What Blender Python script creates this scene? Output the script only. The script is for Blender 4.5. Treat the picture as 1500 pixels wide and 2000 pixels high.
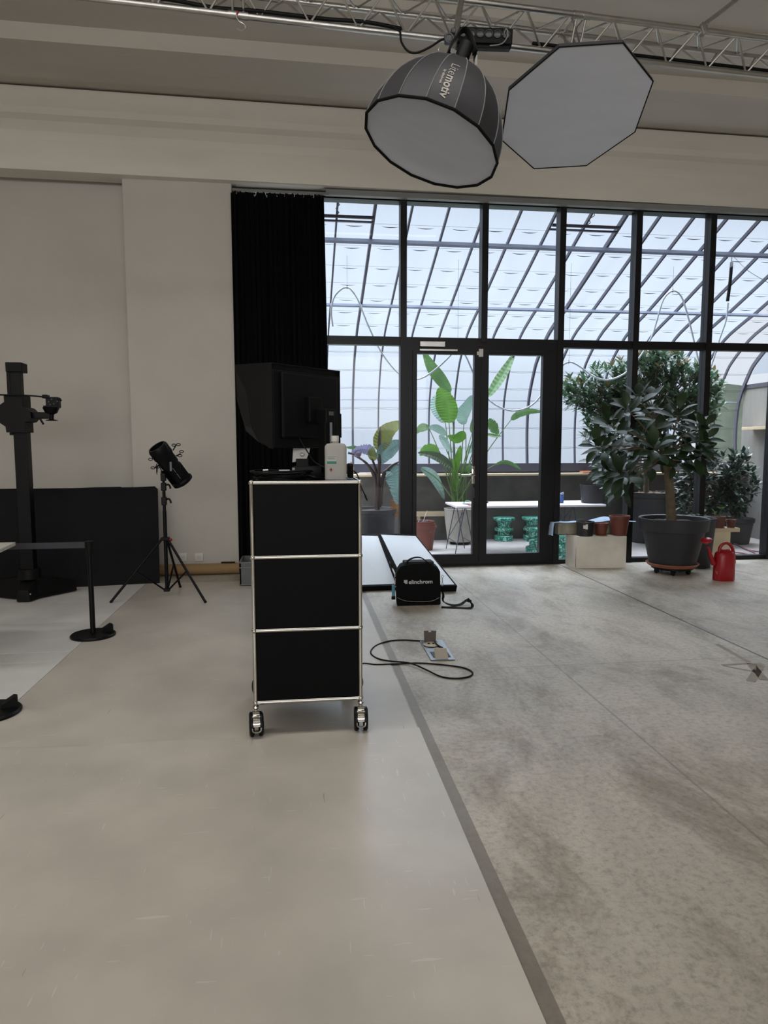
import bpy, bmesh, math, random
from mathutils import Vector, Matrix, Euler
random.seed(7)
PI = math.pi
C = bpy.context.scene.collection
sc = bpy.context.scene
for o in list(bpy.data.objects): bpy.data.objects.remove(o)

# ------------------------------------------------------------------ camera
H = 1.385
F = 1330.0
YAW, PITCH, ROLL = 0.1255151, 0.0974396, 0.00131333
_f = Vector((math.sin(YAW)*math.cos(PITCH), math.cos(YAW)*math.cos(PITCH), -math.sin(PITCH)))
_r = Vector((math.cos(YAW), -math.sin(YAW), 0))
_d = _f.cross(_r)
_R = _r*math.cos(ROLL)+_d*math.sin(ROLL)
_D = _d*math.cos(ROLL)-_r*math.sin(ROLL)
cam = bpy.data.cameras.new('camera'); co = bpy.data.objects.new('camera', cam); C.objects.link(co)
m = Matrix((_R, -_D, -_f)).transposed().to_4x4(); m.translation = (0, 0, H)
co.matrix_world = m
cam.sensor_fit = 'HORIZONTAL'; cam.sensor_width = 36; cam.lens = F/1500*36
cam.clip_start = .05; cam.clip_end = 200
sc.camera = co

# ------------------------------------------------------------------ world and light
sc.view_settings.view_transform = 'Standard'; sc.view_settings.look = 'None'
sc.view_settings.gamma = 1; sc.view_settings.use_curve_mapping = False
sc.view_settings.exposure = 0.0
w = bpy.data.worlds.new('overcast'); sc.world = w; w.use_nodes = True
wn = w.node_tree; bg = wn.nodes['Background']
tc = wn.nodes.new('ShaderNodeTexCoord'); sp = wn.nodes.new('ShaderNodeSeparateXYZ')
wr = wn.nodes.new('ShaderNodeValToRGB')
wn.links.new(tc.outputs['Generated'], sp.inputs[0]); wn.links.new(sp.outputs['Z'], wr.inputs[0])
wr.color_ramp.elements[0].position = 0.0; wr.color_ramp.elements[0].color = (.80, .84, .92, 1)
wr.color_ramp.elements[1].position = .42; wr.color_ramp.elements[1].color = (.90, .96, 1.06, 1)
e = wr.color_ramp.elements.new(.66); e.color = (9.8, 10.2, 10.7, 1)
e = wr.color_ramp.elements.new(1.0); e.color = (14, 14.5, 15.2, 1)
wn.links.new(wr.outputs[0], bg.inputs[0]); bg.inputs[1].default_value = 1.0

def area(name, loc, rot, sx, sy, power, col):
    l = bpy.data.lights.new(name, 'AREA'); l.shape = 'RECTANGLE'; l.size = sx; l.size_y = sy
    l.energy = power; l.color = col
    o = bpy.data.objects.new(name, l); C.objects.link(o); o.location = loc; o.rotation_euler = rot
    return o
# daylight through the tall windows of the hall behind the photographer
area('rear_window_light', (-1.2, -7.6, 3.1), (PI/2, 0, 0), 11, 2.4, 345, (1, .985, .955))
# roof light strips over the hall behind the photographer
for ys_, pw_ in ((2.75, 150), (-.4, 4), (-3.2, 22)): area('skylight_strip', (-2.4, ys_, 5.25), (0, 0, 0), 10, .9, pw_, (1, .985, .965))

# ------------------------------------------------------------------ pixel helpers
def ray(x, y):
    return _R*((x-750)/F)+_D*((y-1000)/F)+_f
def pY(x, y, Y):
    v = ray(x, y); return v*(Y/v.y)+Vector((0, 0, H))
def pZ(x, y, Z):
    v = ray(x, y); return v*((Z-H)/v.z)+Vector((0, 0, H))
def pX(x, y, X):
    v = ray(x, y); return v*(X/v.x)+Vector((0, 0, H))

# ------------------------------------------------------------------ materials
def lin(c): return tuple(((v/255)/12.92 if v/255 <= .04045 else ((v/255+.055)/1.055)**2.4) for v in c)
MATS = {}
def mat(name, col, rough=.6, metal=0, var=.12, scale=6, bump=0, bscale=40, spec=.5, trans=0, coat=0, stretch=None):
    if name in MATS: return MATS[name]
    mt = bpy.data.materials.new(name); mt.use_nodes = True; n = mt.node_tree; b = n.nodes['Principled BSDF']
    c = lin(col)
    t = n.nodes.new('ShaderNodeTexCoord'); nz = n.nodes.new('ShaderNodeTexNoise')
    nz.inputs['Scale'].default_value = scale; nz.inputs['Detail'].default_value = 5
    src = t.outputs['Object']
    if stretch:
        mp = n.nodes.new('ShaderNodeMapping'); mp.inputs['Scale'].default_value = stretch
        n.links.new(src, mp.inputs[0]); src = mp.outputs[0]
    n.links.new(src, nz.inputs['Vector'])
    r = n.nodes.new('ShaderNodeValToRGB'); n.links.new(nz.outputs['Fac'], r.inputs[0])
    r.color_ramp.elements[0].position = .3; r.color_ramp.elements[1].position = .7
    r.color_ramp.elements[0].color = tuple(max(0, v*(1-var)) for v in c)+(1,)
    r.color_ramp.elements[1].color = tuple(v*(1+var) for v in c)+(1,)
    n.links.new(r.outputs[0], b.inputs['Base Color'])
    b.inputs['Roughness'].default_value = rough; b.inputs['Metallic'].default_value = metal
    b.inputs['Specular IOR Level'].default_value = spec
    if coat: b.inputs['Coat Weight'].default_value = coat; b.inputs['Coat Roughness'].default_value = .15
    if bump:
        n2 = n.nodes.new('ShaderNodeTexNoise'); n2.inputs['Scale'].default_value = bscale; n2.inputs['Detail'].default_value = 6
        n.links.new(src, n2.inputs['Vector'])
        bp = n.nodes.new('ShaderNodeBump'); bp.inputs['Strength'].default_value = bump; bp.inputs['Distance'].default_value = .01
        n.links.new(n2.outputs['Fac'], bp.inputs['Height']); n.links.new(bp.outputs[0], b.inputs['Normal'])
    if trans:
        tr = n.nodes.new('ShaderNodeBsdfTranslucent'); mx = n.nodes.new('ShaderNodeMixShader'); mx.inputs[0].default_value = trans
        n.links.new(r.outputs[0], tr.inputs[0])
        out = n.nodes['Material Output']
        n.links.new(b.outputs[0], mx.inputs[1]); n.links.new(tr.outputs[0], mx.inputs[2]); n.links.new(mx.outputs[0], out.inputs[0])
    MATS[name] = mt; return mt

def glass_mat(name, tint, gloss=.06, frost=0.0, frost_col=(.8, .85, .9)):
    mt = bpy.data.materials.new(name); mt.use_nodes = True; n = mt.node_tree; n.nodes.clear()
    out = n.nodes.new('ShaderNodeOutputMaterial'); tr = n.nodes.new('ShaderNodeBsdfTransparent'); tr.inputs[0].default_value = tint+(1,)
    gl = n.nodes.new('ShaderNodeBsdfGlossy'); gl.inputs['Roughness'].default_value = .03
    mx = n.nodes.new('ShaderNodeMixShader'); mx.inputs[0].default_value = gloss
    n.links.new(tr.outputs[0], mx.inputs[1]); n.links.new(gl.outputs[0], mx.inputs[2])
    last = mx
    if frost:
        tl = n.nodes.new('ShaderNodeBsdfTranslucent'); tl.inputs[0].default_value = frost_col+(1,)
        t = n.nodes.new('ShaderNodeTexCoord'); nz = n.nodes.new('ShaderNodeTexNoise'); nz.inputs['Scale'].default_value = 1.6
        mp = n.nodes.new('ShaderNodeMapping'); mp.inputs['Scale'].default_value = (3, .6, .6)
        n.links.new(t.outputs['Object'], mp.inputs[0]); n.links.new(mp.outputs[0], nz.inputs['Vector'])
        mr = n.nodes.new('ShaderNodeMapRange'); mr.inputs['To Min'].default_value = frost-.12; mr.inputs['To Max'].default_value = frost+.12
        n.links.new(nz.outputs['Fac'], mr.inputs['Value'])
        m2 = n.nodes.new('ShaderNodeMixShader'); n.links.new(mr.outputs[0], m2.inputs[0])
        n.links.new(mx.outputs[0], m2.inputs[1]); n.links.new(tl.outputs[0], m2.inputs[2]); last = m2
    n.links.new(last.outputs[0], out.inputs[0]); MATS[name] = mt; return mt

# ------------------------------------------------------------------ mesh builder
class MB:
    def __init__(s): s.bm = bmesh.new()
    def box(s, c, size, rot=None, bevel=0, seg=2):
        t = bmesh.new(); bmesh.ops.create_cube(t, size=1)
        bmesh.ops.scale(t, vec=Vector(size), verts=t.verts)
        if bevel: bmesh.ops.bevel(t, geom=list(t.edges), offset=bevel, segments=seg, affect='EDGES', profile=.5)
        M = Matrix.Translation(Vector(c))
        if rot is not None: M = M @ (rot.to_4x4() if isinstance(rot, Matrix) else Euler(rot).to_matrix().to_4x4())
        bmesh.ops.transform(t, matrix=M, verts=t.verts); s.merge(t); return s
    def b2(s, a, b, bevel=0):
        a, b = Vector(a), Vector(b); sz = b-a
        return s.box((a+b)/2, (abs(sz.x), abs(sz.y), abs(sz.z)), bevel=bevel)
    def merge(s, t):
        me = bpy.data.meshes.new('tmp'); t.to_mesh(me); t.free(); s.bm.from_mesh(me); bpy.data.meshes.remove(me)
    def cyl(s, p, q, r0, r1=None, seg=16, cap=True):
        r1 = r0 if r1 is None else r1; p, q = Vector(p), Vector(q); d = q-p
        if d.length < 1e-6: return s
        a = d.normalized(); u = a.orthogonal().normalized(); v = a.cross(u)
        A = [s.bm.verts.new(p+(u*math.cos(2*PI*i/seg)+v*math.sin(2*PI*i/seg))*r0) for i in range(seg)]
        B = [s.bm.verts.new(q+(u*math.cos(2*PI*i/seg)+v*math.sin(2*PI*i/seg))*r1) for i in range(seg)]
        for i in range(seg): s.bm.faces.new((A[i], A[(i+1) % seg], B[(i+1) % seg], B[i]))
        if cap: s.bm.faces.new(A[::-1]); s.bm.faces.new(B)
        return s
    def tube(s, pts, r, seg=8, sub=0, closed=False, flat=None):
        pts = [Vector(p) for p in pts]
        if sub: pts = smooth(pts, sub, closed)
        n = len(pts); rs = r if isinstance(r, (list, tuple)) else None
        rings = []; u = None
        for i, p in enumerate(pts):
            a = pts[(i+1) % n] if (closed or i < n-1) else p
            b = pts[i-1] if (closed or i > 0) else p
            d = (a-b).normalized()
            if u is None: u = d.orthogonal().normalized()
            u = (u-d*u.dot(d)); u = u.normalized() if u.length > 1e-6 else d.orthogonal().normalized()
            v = d.cross(u)
            rr = r if rs is None else rs[0]+(rs[1]-rs[0])*i/(n-1)
            rings.append([s.bm.verts.new(p+(u*math.cos(2*PI*k/seg)+v*math.sin(2*PI*k/seg))*rr) for k in range(seg)])
        m_ = n if closed else n-1
        for i in range(m_):
            A, B = rings[i], rings[(i+1) % n]
            for k in range(seg): s.bm.faces.new((A[k], A[(k+1) % seg], B[(k+1) % seg], B[k]))
        if not closed: s.bm.faces.new(rings[0][::-1]); s.bm.faces.new(rings[-1])
        return s
    def strap(s, pts, w, t, side, sub=4):
        """flat strap: pts path, w width along 'side', t thickness"""
        pts = smooth([Vector(p) for p in pts], sub) if sub else [Vector(p) for p in pts]
        side = Vector(side).normalized(); rings = []
        for i, p in enumerate(pts):
            d = (pts[min(i+1, len(pts)-1)]-pts[max(i-1, 0)]).normalized()
            nn = d.cross(side)
            if nn.length < 1e-4: nn = Vector((0, 0, 1))
            nn.normalize(); sd = nn.cross(d).normalized()
            rings.append([s.bm.verts.new(p+sd*a*w/2+nn*b*t/2) for a, b in ((-1, -1), (1, -1), (1, 1), (-1, 1))])
        for i in range(len(rings)-1):
            A, B = rings[i], rings[i+1]
            for k in range(4): s.bm.faces.new((A[k], A[(k+1) % 4], B[(k+1) % 4], B[k]))
        s.bm.faces.new(rings[0][::-1]); s.bm.faces.new(rings[-1]); return s
    def lathe(s, prof, c=(0, 0, 0), seg=32, ax=None, sx=1, sy=1, wob=0):
        """prof list of (r,z); ax optional axis direction"""
        c = Vector(c)
        Q = Matrix.Identity(3) if ax is None else Vector(ax).to_track_quat('Z', 'Y').to_matrix()
        rings = []
        for r, z in prof:
            if r < 1e-6: rings.append([s.bm.verts.new(c+Q @ Vector((0, 0, z)))]); continue
            rings.append([s.bm.verts.new(c+Q @ Vector((r*sx*math.cos(2*PI*i/seg), r*sy*math.sin(2*PI*i/seg), z))) for i in range(seg)])
        for A, B in zip(rings, rings[1:]):
            for i in range(seg):
                j = (i+1) % seg
                if len(A) == 1 and len(B) == 1: continue
                if len(A) == 1: s.bm.faces.new((A[0], B[j], B[i]))
                elif len(B) == 1: s.bm.faces.new((A[i], A[j], B[0]))
                else: s.bm.faces.new((A[i], A[j], B[j], B[i]))
        return s
    def prism(s, poly, ext):
        """poly: 3D points, extruded by ext"""
        ext = Vector(ext); A = [s.bm.verts.new(Vector(p)) for p in poly]; B = [s.bm.verts.new(Vector(p)+ext) for p in poly]
        n = len(A)
        s.bm.faces.new(A[::-1]); s.bm.faces.new(B)
        for i in range(n): s.bm.faces.new((A[i], A[(i+1) % n], B[(i+1) % n], B[i]))
        return s
    def ball(s, c, r, seg=16, sc=(1, 1, 1)):
        t = bmesh.new(); bmesh.ops.create_uvsphere(t, u_segments=seg, v_segments=max(6, seg//2), radius=r)
        bmesh.ops.transform(t, matrix=Matrix.Translation(Vector(c)) @ Matrix.Diagonal(Vector(sc).to_4d()), verts=t.verts)
        s.merge(t); return s
    def quad(s, *p): s.bm.faces.new([s.bm.verts.new(Vector(q)) for q in p]); return s
    def leaf(s, base, d, up, L, W, droop=.2, fold=.2, seg=5, peak=.45, wave=0, jag=0):
        """blade from base along d; up = surface normal hint"""
        base = Vector(base); d = Vector(d).normalized(); up = Vector(up)
        sd = d.cross(up); sd = sd.normalized() if sd.length > 1e-4 else d.orthogonal().normalized()
        nn = sd.cross(d).normalized(); prev = None
        for i in range(seg+1):
            t = i/seg
            wv = W/2*(math.sin(PI*min(1, max(0, t**(math.log(.5)/math.log(peak))))))**.75 if 0 < t < 1 else W*.03
            if jag and 0 < t < 1: wv *= 1-jag*(i % 2)*random.random()
            p = base+d*(L*t)-nn*(droop*L*t*t)
            z = nn*(fold*wv+wave*W*math.sin(t*14)*.5)
            row = [s.bm.verts.new(p-sd*wv+z), s.bm.verts.new(p), s.bm.verts.new(p+sd*wv+z)]
            if prev:
                s.bm.faces.new((prev[0], prev[1], row[1], row[0])); s.bm.faces.new((prev[1], prev[2], row[2], row[1]))
            prev = row
        return s
    def leafpts(s, pts, W, side, fold=.15, sub=4, peak=.45, jag=0, cut=0, rib=0):
        """blade along a polyline, width along 'side'"""
        P = smooth([Vector(p) for p in pts], sub); n = len(P)-1; side = Vector(side).normalized(); prev = None
        for i, p in enumerate(P):
            t = i/n; d = (P[min(i+1, n)]-P[max(i-1, 0)]).normalized()
            sd = (side-d*side.dot(d)).normalized(); nn = sd.cross(d)
            wv = W/2*(math.sin(PI*t**(math.log(.5)/math.log(peak))))**.7 if 0 < t < 1 else W*.02
            if jag and i % 2 and 0 < t < 1: wv *= 1-jag*random.random()
            z = nn*(fold*wv+rib*W*(1 if i % 2 else -1)*(1 if 0 < t < 1 else 0))
            row = [s.bm.verts.new(p-sd*wv-z), s.bm.verts.new(p), s.bm.verts.new(p+sd*wv-z)]
            if prev: s.bm.faces.new((prev[0], prev[1], row[1], row[0])); s.bm.faces.new((prev[1], prev[2], row[2], row[1]))
            prev = row
        return s
    def build(s, name, material, parent=None, smooth_=False, angle=40):
        bmesh.ops.recalc_face_normals(s.bm, faces=s.bm.faces)
        me = bpy.data.meshes.new(name)
        org = ORG.get(parent, Vector((0, 0, 0))) if parent else Vector((0, 0, 0))
        if parent: bmesh.ops.translate(s.bm, vec=-org, verts=s.bm.verts)
        s.bm.to_mesh(me); s.bm.free()
        me.materials.append(material)
        if smooth_:
            for p in me.polygons: p.use_smooth = True
            me.set_sharp_from_angle(angle=math.radians(angle))
        o = bpy.data.objects.new(name, me); C.objects.link(o)
        if parent: o.parent = parent; ORG[o] = org
        else: ORG[o] = Vector((0, 0, 0))
        return o
ORG = {}
def smooth(P, k, closed=False):
    out = []; n = len(P); m_ = n if closed else n-1
    for i in range(m_):
        p0 = P[(i-1) % n] if closed or i > 0 else P[i]; p1 = P[i]; p2 = P[(i+1) % n]
        p3 = P[(i+2) % n] if closed or i+2 < n else p2
        for j in range(k):
            t = j/k
            out.append(.5*((2*p1)+(p2-p0)*t+(2*p0-5*p1+4*p2-p3)*t*t+(3*p1-p0-3*p2+p3)*t**3))
    if not closed: out.append(P[-1])
    return out
def thing(name, loc, label=None, cat=None, group=None, kind=None):
    o = bpy.data.objects.new(name, None); C.objects.link(o); o.location = loc; o.empty_display_size = .1
    ORG[o] = Vector(loc); tag(o, label, cat, group, kind); return o
def tag(o, label=None, cat=None, group=None, kind=None):
    if label: o['label'] = label
    if cat: o['category'] = cat
    if group: o['group'] = group
    if kind: o['kind'] = kind
    return o
def rebase(o, loc):
    """move a top-level mesh's origin to loc"""
    loc = Vector(loc); o.data.transform(Matrix.Translation(-loc)); o.location = loc; ORG[o] = loc; return o
def struct(name, mb, m_, parent=None, **k):
    o = mb.build(name, m_, parent, **k)
    if not parent: o['kind'] = 'structure'
    return o
def copy_tree(o, parent=None):
    c = o.copy(); C.objects.link(c)
    if parent: c.parent = parent
    for ch in [x for x in bpy.data.objects if x.parent == o]: copy_tree(ch, c)
    return c
def text_mesh(txt, size, extrude=.0005, bold=0, shear=0):
    cu = bpy.data.curves.new('t', 'FONT'); cu.body = txt; cu.size = size; cu.extrude = extrude; cu.offset = bold; cu.shear = shear
    o = bpy.data.objects.new('t', cu); C.objects.link(o)
    dg = bpy.context.evaluated_depsgraph_get(); me = bpy.data.meshes.new_from_object(o.evaluated_get(dg))
    bpy.data.objects.remove(o); return me
def add_text(mb, txt, size, M, **k):
    me = text_mesh(txt, size, **k); me.transform(M); mb.bm.from_mesh(me)
    wd = max(v.co.x for v in me.vertices) if me.vertices else 0
    bpy.data.meshes.remove(me); return mb
def frame(o, x, z):
    """4x4 with local x along x and local z along z"""
    x = Vector(x).normalized(); z = Vector(z); z = (z-x*z.dot(x)).normalized(); y = z.cross(x)
    M = Matrix((x, y, z)).transposed().to_4x4(); M.translation = Vector(o); return M

# ---- shared materials
BLK = mat('black_metal', (14, 13, 15), .45, 0, .1, 8, spec=.2)
BLKS = mat('black_satin', (9, 8, 10), .4, 0, .1, 8, spec=.18)
BPL = mat('black_plastic', (11, 11, 12), .5, 0, .1, 10, spec=.18)
BFAB = mat('black_fabric', (10, 10, 11), .9, 0, .25, 30, .3, 300, .2)
FRM = mat('dark_window_frame', (17, 16, 19), .4, 0, .05, 3, spec=.3)
CHR = mat('chrome', (188, 185, 178), .1, 1, .02)
ALU = mat('aluminium', (190, 188, 184), .3, 1, .08, 12)
WHT = mat('white_plastic', (205, 203, 198), .45, 0, .04)
TERRA = mat('terracotta_plastic', (106, 54, 42), .55, 0, .08, 8)
SOIL = mat('potting_soil', (52, 40, 32), .95, 0, .5, 60, .6, 80)
DPOT = mat('anthracite_plastic', (36, 37, 41), .55, 0, .06, 5)

# ================================================================== SETTING
def concrete_floor():
    mt = bpy.data.materials.new('polished_concrete'); mt.use_nodes = True; n = mt.node_tree; b = n.nodes['Principled BSDF']
    t = n.nodes.new('ShaderNodeTexCoord'); L = n.links.new
    def noise(scale, det, st=(1, 1, 1), rough=.6, dist=0):
        mp = n.nodes.new('ShaderNodeMapping'); mp.inputs['Scale'].default_value = st; mp.inputs['Rotation'].default_value = (0, 0, .35 if st != (1, 1, 1) else 0)
        L(t.outputs['Object'], mp.inputs[0]); z = n.nodes.new('ShaderNodeTexNoise'); z.inputs['Scale'].default_value = scale
        z.inputs['Detail'].default_value = det; z.inputs['Roughness'].default_value = rough; z.inputs['Distortion'].default_value = dist
        L(mp.outputs[0], z.inputs['Vector']); return z.outputs['Fac']
    def ramp(src, stops):
        r = n.nodes.new('ShaderNodeValToRGB'); L(src, r.inputs[0])
        while len(r.color_ramp.elements) < len(stops): r.color_ramp.elements.new(.5)
        for e_, (p, c) in zip(r.color_ramp.elements, stops): e_.position = p; e_.color = c
        return r.outputs[0]
    def mixc(mode, fac, a, c):
        m_ = n.nodes.new('ShaderNodeMix'); m_.data_type = 'RGBA'; m_.blend_type = mode
        if isinstance(fac, float): m_.inputs[0].default_value = fac
        else: L(fac, m_.inputs[0])
        L(a, m_.inputs[6])
        if isinstance(c, tuple): m_.inputs[7].default_value = c
        else: L(c, m_.inputs[7])
        return m_.outputs[2]
    g = lambda v: (v, v*.972, v*.925, 1)
    base = ramp(noise(1.1, 7, (1, .45, 1), .66, .8), [(.30, g(.31)), (.47, g(.43)), (.60, g(.52))])
    fine = ramp(noise(34, 9, (1, 1, 1), .8), [(.38, g(.62)), (.50, g(.96)), (.64, g(1.12))])
    big = ramp(noise(.45, 4, (1, 1, 1), .5), [(.35, g(.82)), (.65, g(1.1))])
    dirt = ramp(noise(2.2, 10, (1, .5, 1), .76, .5), [(.38, (.60, .54, .46, 1)), (.52, (1, .97, .92, 1)), (1, g(1.04))])
    c = mixc('MULTIPLY', .85, base, fine); c = mixc('MULTIPLY', 1.0, c, big); c = mixc('MULTIPLY', .9, c, dirt)
    s = n.nodes.new('ShaderNodeSeparateXYZ'); L(t.outputs['Object'], s.inputs[0])
    def M(op, a, v, v2=None):
        k = n.nodes.new('ShaderNodeMath'); k.operation = op; L(a, k.inputs[0])
        if v is not None:
            if isinstance(v, (int, float)): k.inputs[1].default_value = v
            else: L(v, k.inputs[1])
        return k.outputs[0]
    def line(ax, pos, wd, strength, colr, rngax=None, lo=-99, hi=99):
        nonlocal c
        d = M('ABSOLUTE', M('SUBTRACT', s.outputs[ax], pos), None); f_ = M('LESS_THAN', d, wd)
        if rngax is not None:
            f_ = M('MULTIPLY', f_, M('GREATER_THAN', s.outputs[rngax], lo)); f_ = M('MULTIPLY', f_, M('LESS_THAN', s.outputs[rngax], hi))
        f_ = M('MULTIPLY', f_, strength); c = mixc('MIX', f_, c, colr)
    line(0, .598, .025, .8, (.15, .125, .095, 1))             # old adhesive strip along the vinyl edge
    line(0, 1.60, .006, .45, (.10, .085, .07, 1))
    line(1, 4.02, .006, .35, (.12, .10, .08, 1), 0, .62, 3.0)
    line(0, 3.01, .009, .95, (.03, .028, .025, 1))            # expansion joint
    L(c, b.inputs['Base Color'])
    rr = n.nodes.new('ShaderNodeMapRange'); L(noise(3, 6), rr.inputs['Value']); rr.inputs['To Min'].default_value = .28; rr.inputs['To Max'].default_value = .62
    L(rr.outputs[0], b.inputs['Roughness'])
    bp = n.nodes.new('ShaderNodeBump'); bp.inputs['Strength'].default_value = .08; bp.inputs['Distance'].default_value = .005
    L(noise(40, 6), bp.inputs['Height']); L(bp.outputs[0], b.inputs['Normal'])
    return mt
def vinyl(name, col, warm=1.0):
    mt = bpy.data.materials.new(name); mt.use_nodes = True; n = mt.node_tree; b = n.nodes['Principled BSDF']; L = n.links.new
    t = n.nodes.new('ShaderNodeTexCoord'); c = lin(col)
    def nz(scale, det=5, st=(1, 1, 1), rot=0, dist=0):
        mp = n.nodes.new('ShaderNodeMapping'); mp.inputs['Scale'].default_value = st; mp.inputs['Rotation'].default_value = (0, 0, rot)
        L(t.outputs['Object'], mp.inputs[0]); z = n.nodes.new('ShaderNodeTexNoise'); z.inputs['Scale'].default_value = scale
        z.inputs['Detail'].default_value = det; z.inputs['Distortion'].default_value = dist; L(mp.outputs[0], z.inputs['Vector']); return z.outputs['Fac']
    r = n.nodes.new('ShaderNodeValToRGB'); L(nz(2.2, 8), r.inputs[0])
    r.color_ramp.elements[0].position = .34; r.color_ramp.elements[0].color = tuple(v*.84 for v in c)+(1,)
    r.color_ramp.elements[1].position = .7; r.color_ramp.elements[1].color = tuple(v*1.06 for v in c)+(1,)
    cur = r.outputs[0]
    for sc_, st, rot, thr, colr, amt in ((6, (1, 9, 1), .5, .70, (.75, .73, .69, 1), .26), (7, (9, 1, 1), .25, .71, (.75, .73, .69, 1), .26), (5, (7, .8, 1), -.7, .74, (.16, .15, .14, 1), .4)):
        q = n.nodes.new('ShaderNodeValToRGB'); L(nz(sc_, 2, st, rot, .2), q.inputs[0])
        q.color_ramp.elements[0].position = thr; q.color_ramp.elements[0].color = (0, 0, 0, 1)
        q.color_ramp.elements[1].position = thr+.03; q.color_ramp.elements[1].color = (amt, amt, amt, 1)
        m_ = n.nodes.new('ShaderNodeMix'); m_.data_type = 'RGBA'; L(q.outputs[0], m_.inputs[0]); L(cur, m_.inputs[6]); m_.inputs[7].default_value = colr
        cur = m_.outputs[2]
    L(cur, b.inputs['Base Color']); b.inputs['Roughness'].default_value = .30
    bp = n.nodes.new('ShaderNodeBump'); bp.inputs['Strength'].default_value = .12; bp.inputs['Distance'].default_value = .02
    L(nz(1.2, 3), bp.inputs['Height']); L(bp.outputs[0], b.inputs['Normal'])
    MATS[name] = mt; return mt

PLASTER = mat('painted_wall', (188, 183, 175), .85, 0, .05, 1.4, .25, 14)
CEIL = mat('painted_concrete_ceiling', (212, 206, 196), .85, 0, .07, 1.0, .3, 9, stretch=(.5, 2, 2))
CEIL2 = mat('painted_concrete_beam', (186, 180, 170), .85, 0, .07, 1.0, .3, 9, stretch=(.5, 2, 2))
YW = 7.50          # plane of the lintel and pilaster
YG = 7.62          # plane of the glazing
XL, XR, YB = -7.0, 9.5, -8.0
CEI = 5.35

struct('floor', MB().b2((XL, YB, -.3), (XR, 7.70, 0)), concrete_floor())
# ceiling beams, turned a little against the window wall as in the photograph
ROT = Matrix.Rotation(math.radians(1.1), 4, 'Z')
def ceil_piece(name, y0, y1, z0, z1, m_=CEIL2):
    b = MB().b2((XL-2, y0, z0), (XR+2, y1, z1)); bmesh.ops.transform(b.bm, matrix=ROT, verts=b.bm.verts)
    return struct(name, b, m_)
b = MB()
prof = [(7.42, 4.09), (7.42, 4.38), (7.40, 4.45), (7.33, 4.52), (7.26, 4.55), (7.23, 4.60), (7.23, 4.78), (7.72, 4.78), (7.72, 4.30), (7.66, 4.30), (7.66, 4.09)]  # soft shadow band on the lintel put into the shape as an undercut
pr = [Vector((XL-2, y, z)) for y, z in prof]; b.prism(pr, (XR-XL+4, 0, 0)); bmesh.ops.transform(b.bm, matrix=ROT, verts=b.bm.verts)
struct('wall_lintel', b, CEIL)
ceil_piece('ceiling', YB-1, 8.4, CEI, CEI+.3)
ceil_piece('trim_1', 6.41, 7.02, 4.76, CEI)           # beam in front of the lintel
ceil_piece('trim_34', 7.02, 7.8, 4.80, CEI)           # slab over the lintel
ceil_piece('trim_2', 5.8, 6.41, 4.90, CEI)
ceil_piece('trim_3', 3.3, 5.8, 4.97, CEI)
ceil_piece('wall_back', 7.80, 8.1, 4.36, CEI+.3, PLASTER)
# walls of the hall
xp0, xp1 = pY(243, 500, YW).x, pY(455, 500, YW).x
struct('wall_left', MB().b2((XL-.3, YB, 0), (XL, 7.8, CEI)), PLASTER)
struct('wall_niche', MB().b2((XL, YW+.22, -.1), (xp0, YW+.5, 4.3)), PLASTER)
struct('wall_pilaster', MB().b2((xp0, YW, -.1), (xp1, YW+.5, 4.3), bevel=.01), PLASTER)
struct('wall_right', MB().b2((XR, YB, 0), (XR+.3, 7.8, CEI)), PLASTER)
b = MB(); b.b2((XL, YB-.3, 0), (XR, YB, .9)).b2((XL, YB-.3, 4.2), (XR, YB, CEI)); b.b2((XL, YB-.3, .9), (-6.2, YB, 4.2)).b2((5.3, YB-.3, .9), (XR, YB, 4.2))
struct('wall_rear', b, PLASTER)

# ------------------------------------------------------------------ window wall
CLEAR = glass_mat('clear_glass', (.97, .98, .985), .014)
ZT, Z0, ZH = 2.53, 0.0, 4.02
MX = [-.627, .273, 1.173, 2.083, 2.974, 3.873, 4.773, 5.673, 6.573, 7.473, 8.373]
k = 0
b = MB()
for i, x in enumerate(MX):
    z0 = 0 if i not in (3,) else ZT
    k += 1
    struct('trim_%d' % (k+3), MB().b2((x-.035, YG-.07, z0), (x+.035, YG+.06, ZH+.05)), FRM)
struct('trim_20', MB().b2((xp1-.1, YG-.05, ZT-.045), (MX[2], YG+.05, ZT+.045)), FRM)
struct('trim_21', MB().b2((MX[2], YG-.052, ZT-.04), (XR, YG+.052, ZT+.045)), FRM)
GRY = mat('grey_head_profile', (120, 120, 118), .5, 0, .05)
struct('trim_22', MB().b2((xp1-.1, YG-.03, ZH), (XR, YG+.1, 4.36)), FRM)
struct('trim_23', MB().b2((pY(636, 385, YG-.1).x, YG-.14, ZH+.0), (XR, YG-.075, ZH+.055), bevel=.004), GRY)
struct('trim_24', MB().b2((MX[4]+.04, YG-.05, 0), (XR, YG+.05, .05)), FRM)
struct('trim_25', MB().b2((xp1, YG-.05, 0), (MX[2]-.03, YG+.05, .05)), FRM)
n_ = 0
for a, c in zip(MX, MX[1:]):
    for (za, zb) in ((.05, ZT-.045), (ZT+.045, ZH)):
        if za < 1 and 1.1 < a < 2.9: continue
        n_ += 1
        o = struct('window_%d' % n_, MB().b2((a+.035, YG-.004, za), (c-.035, YG+.004, zb)), CLEAR)
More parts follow.
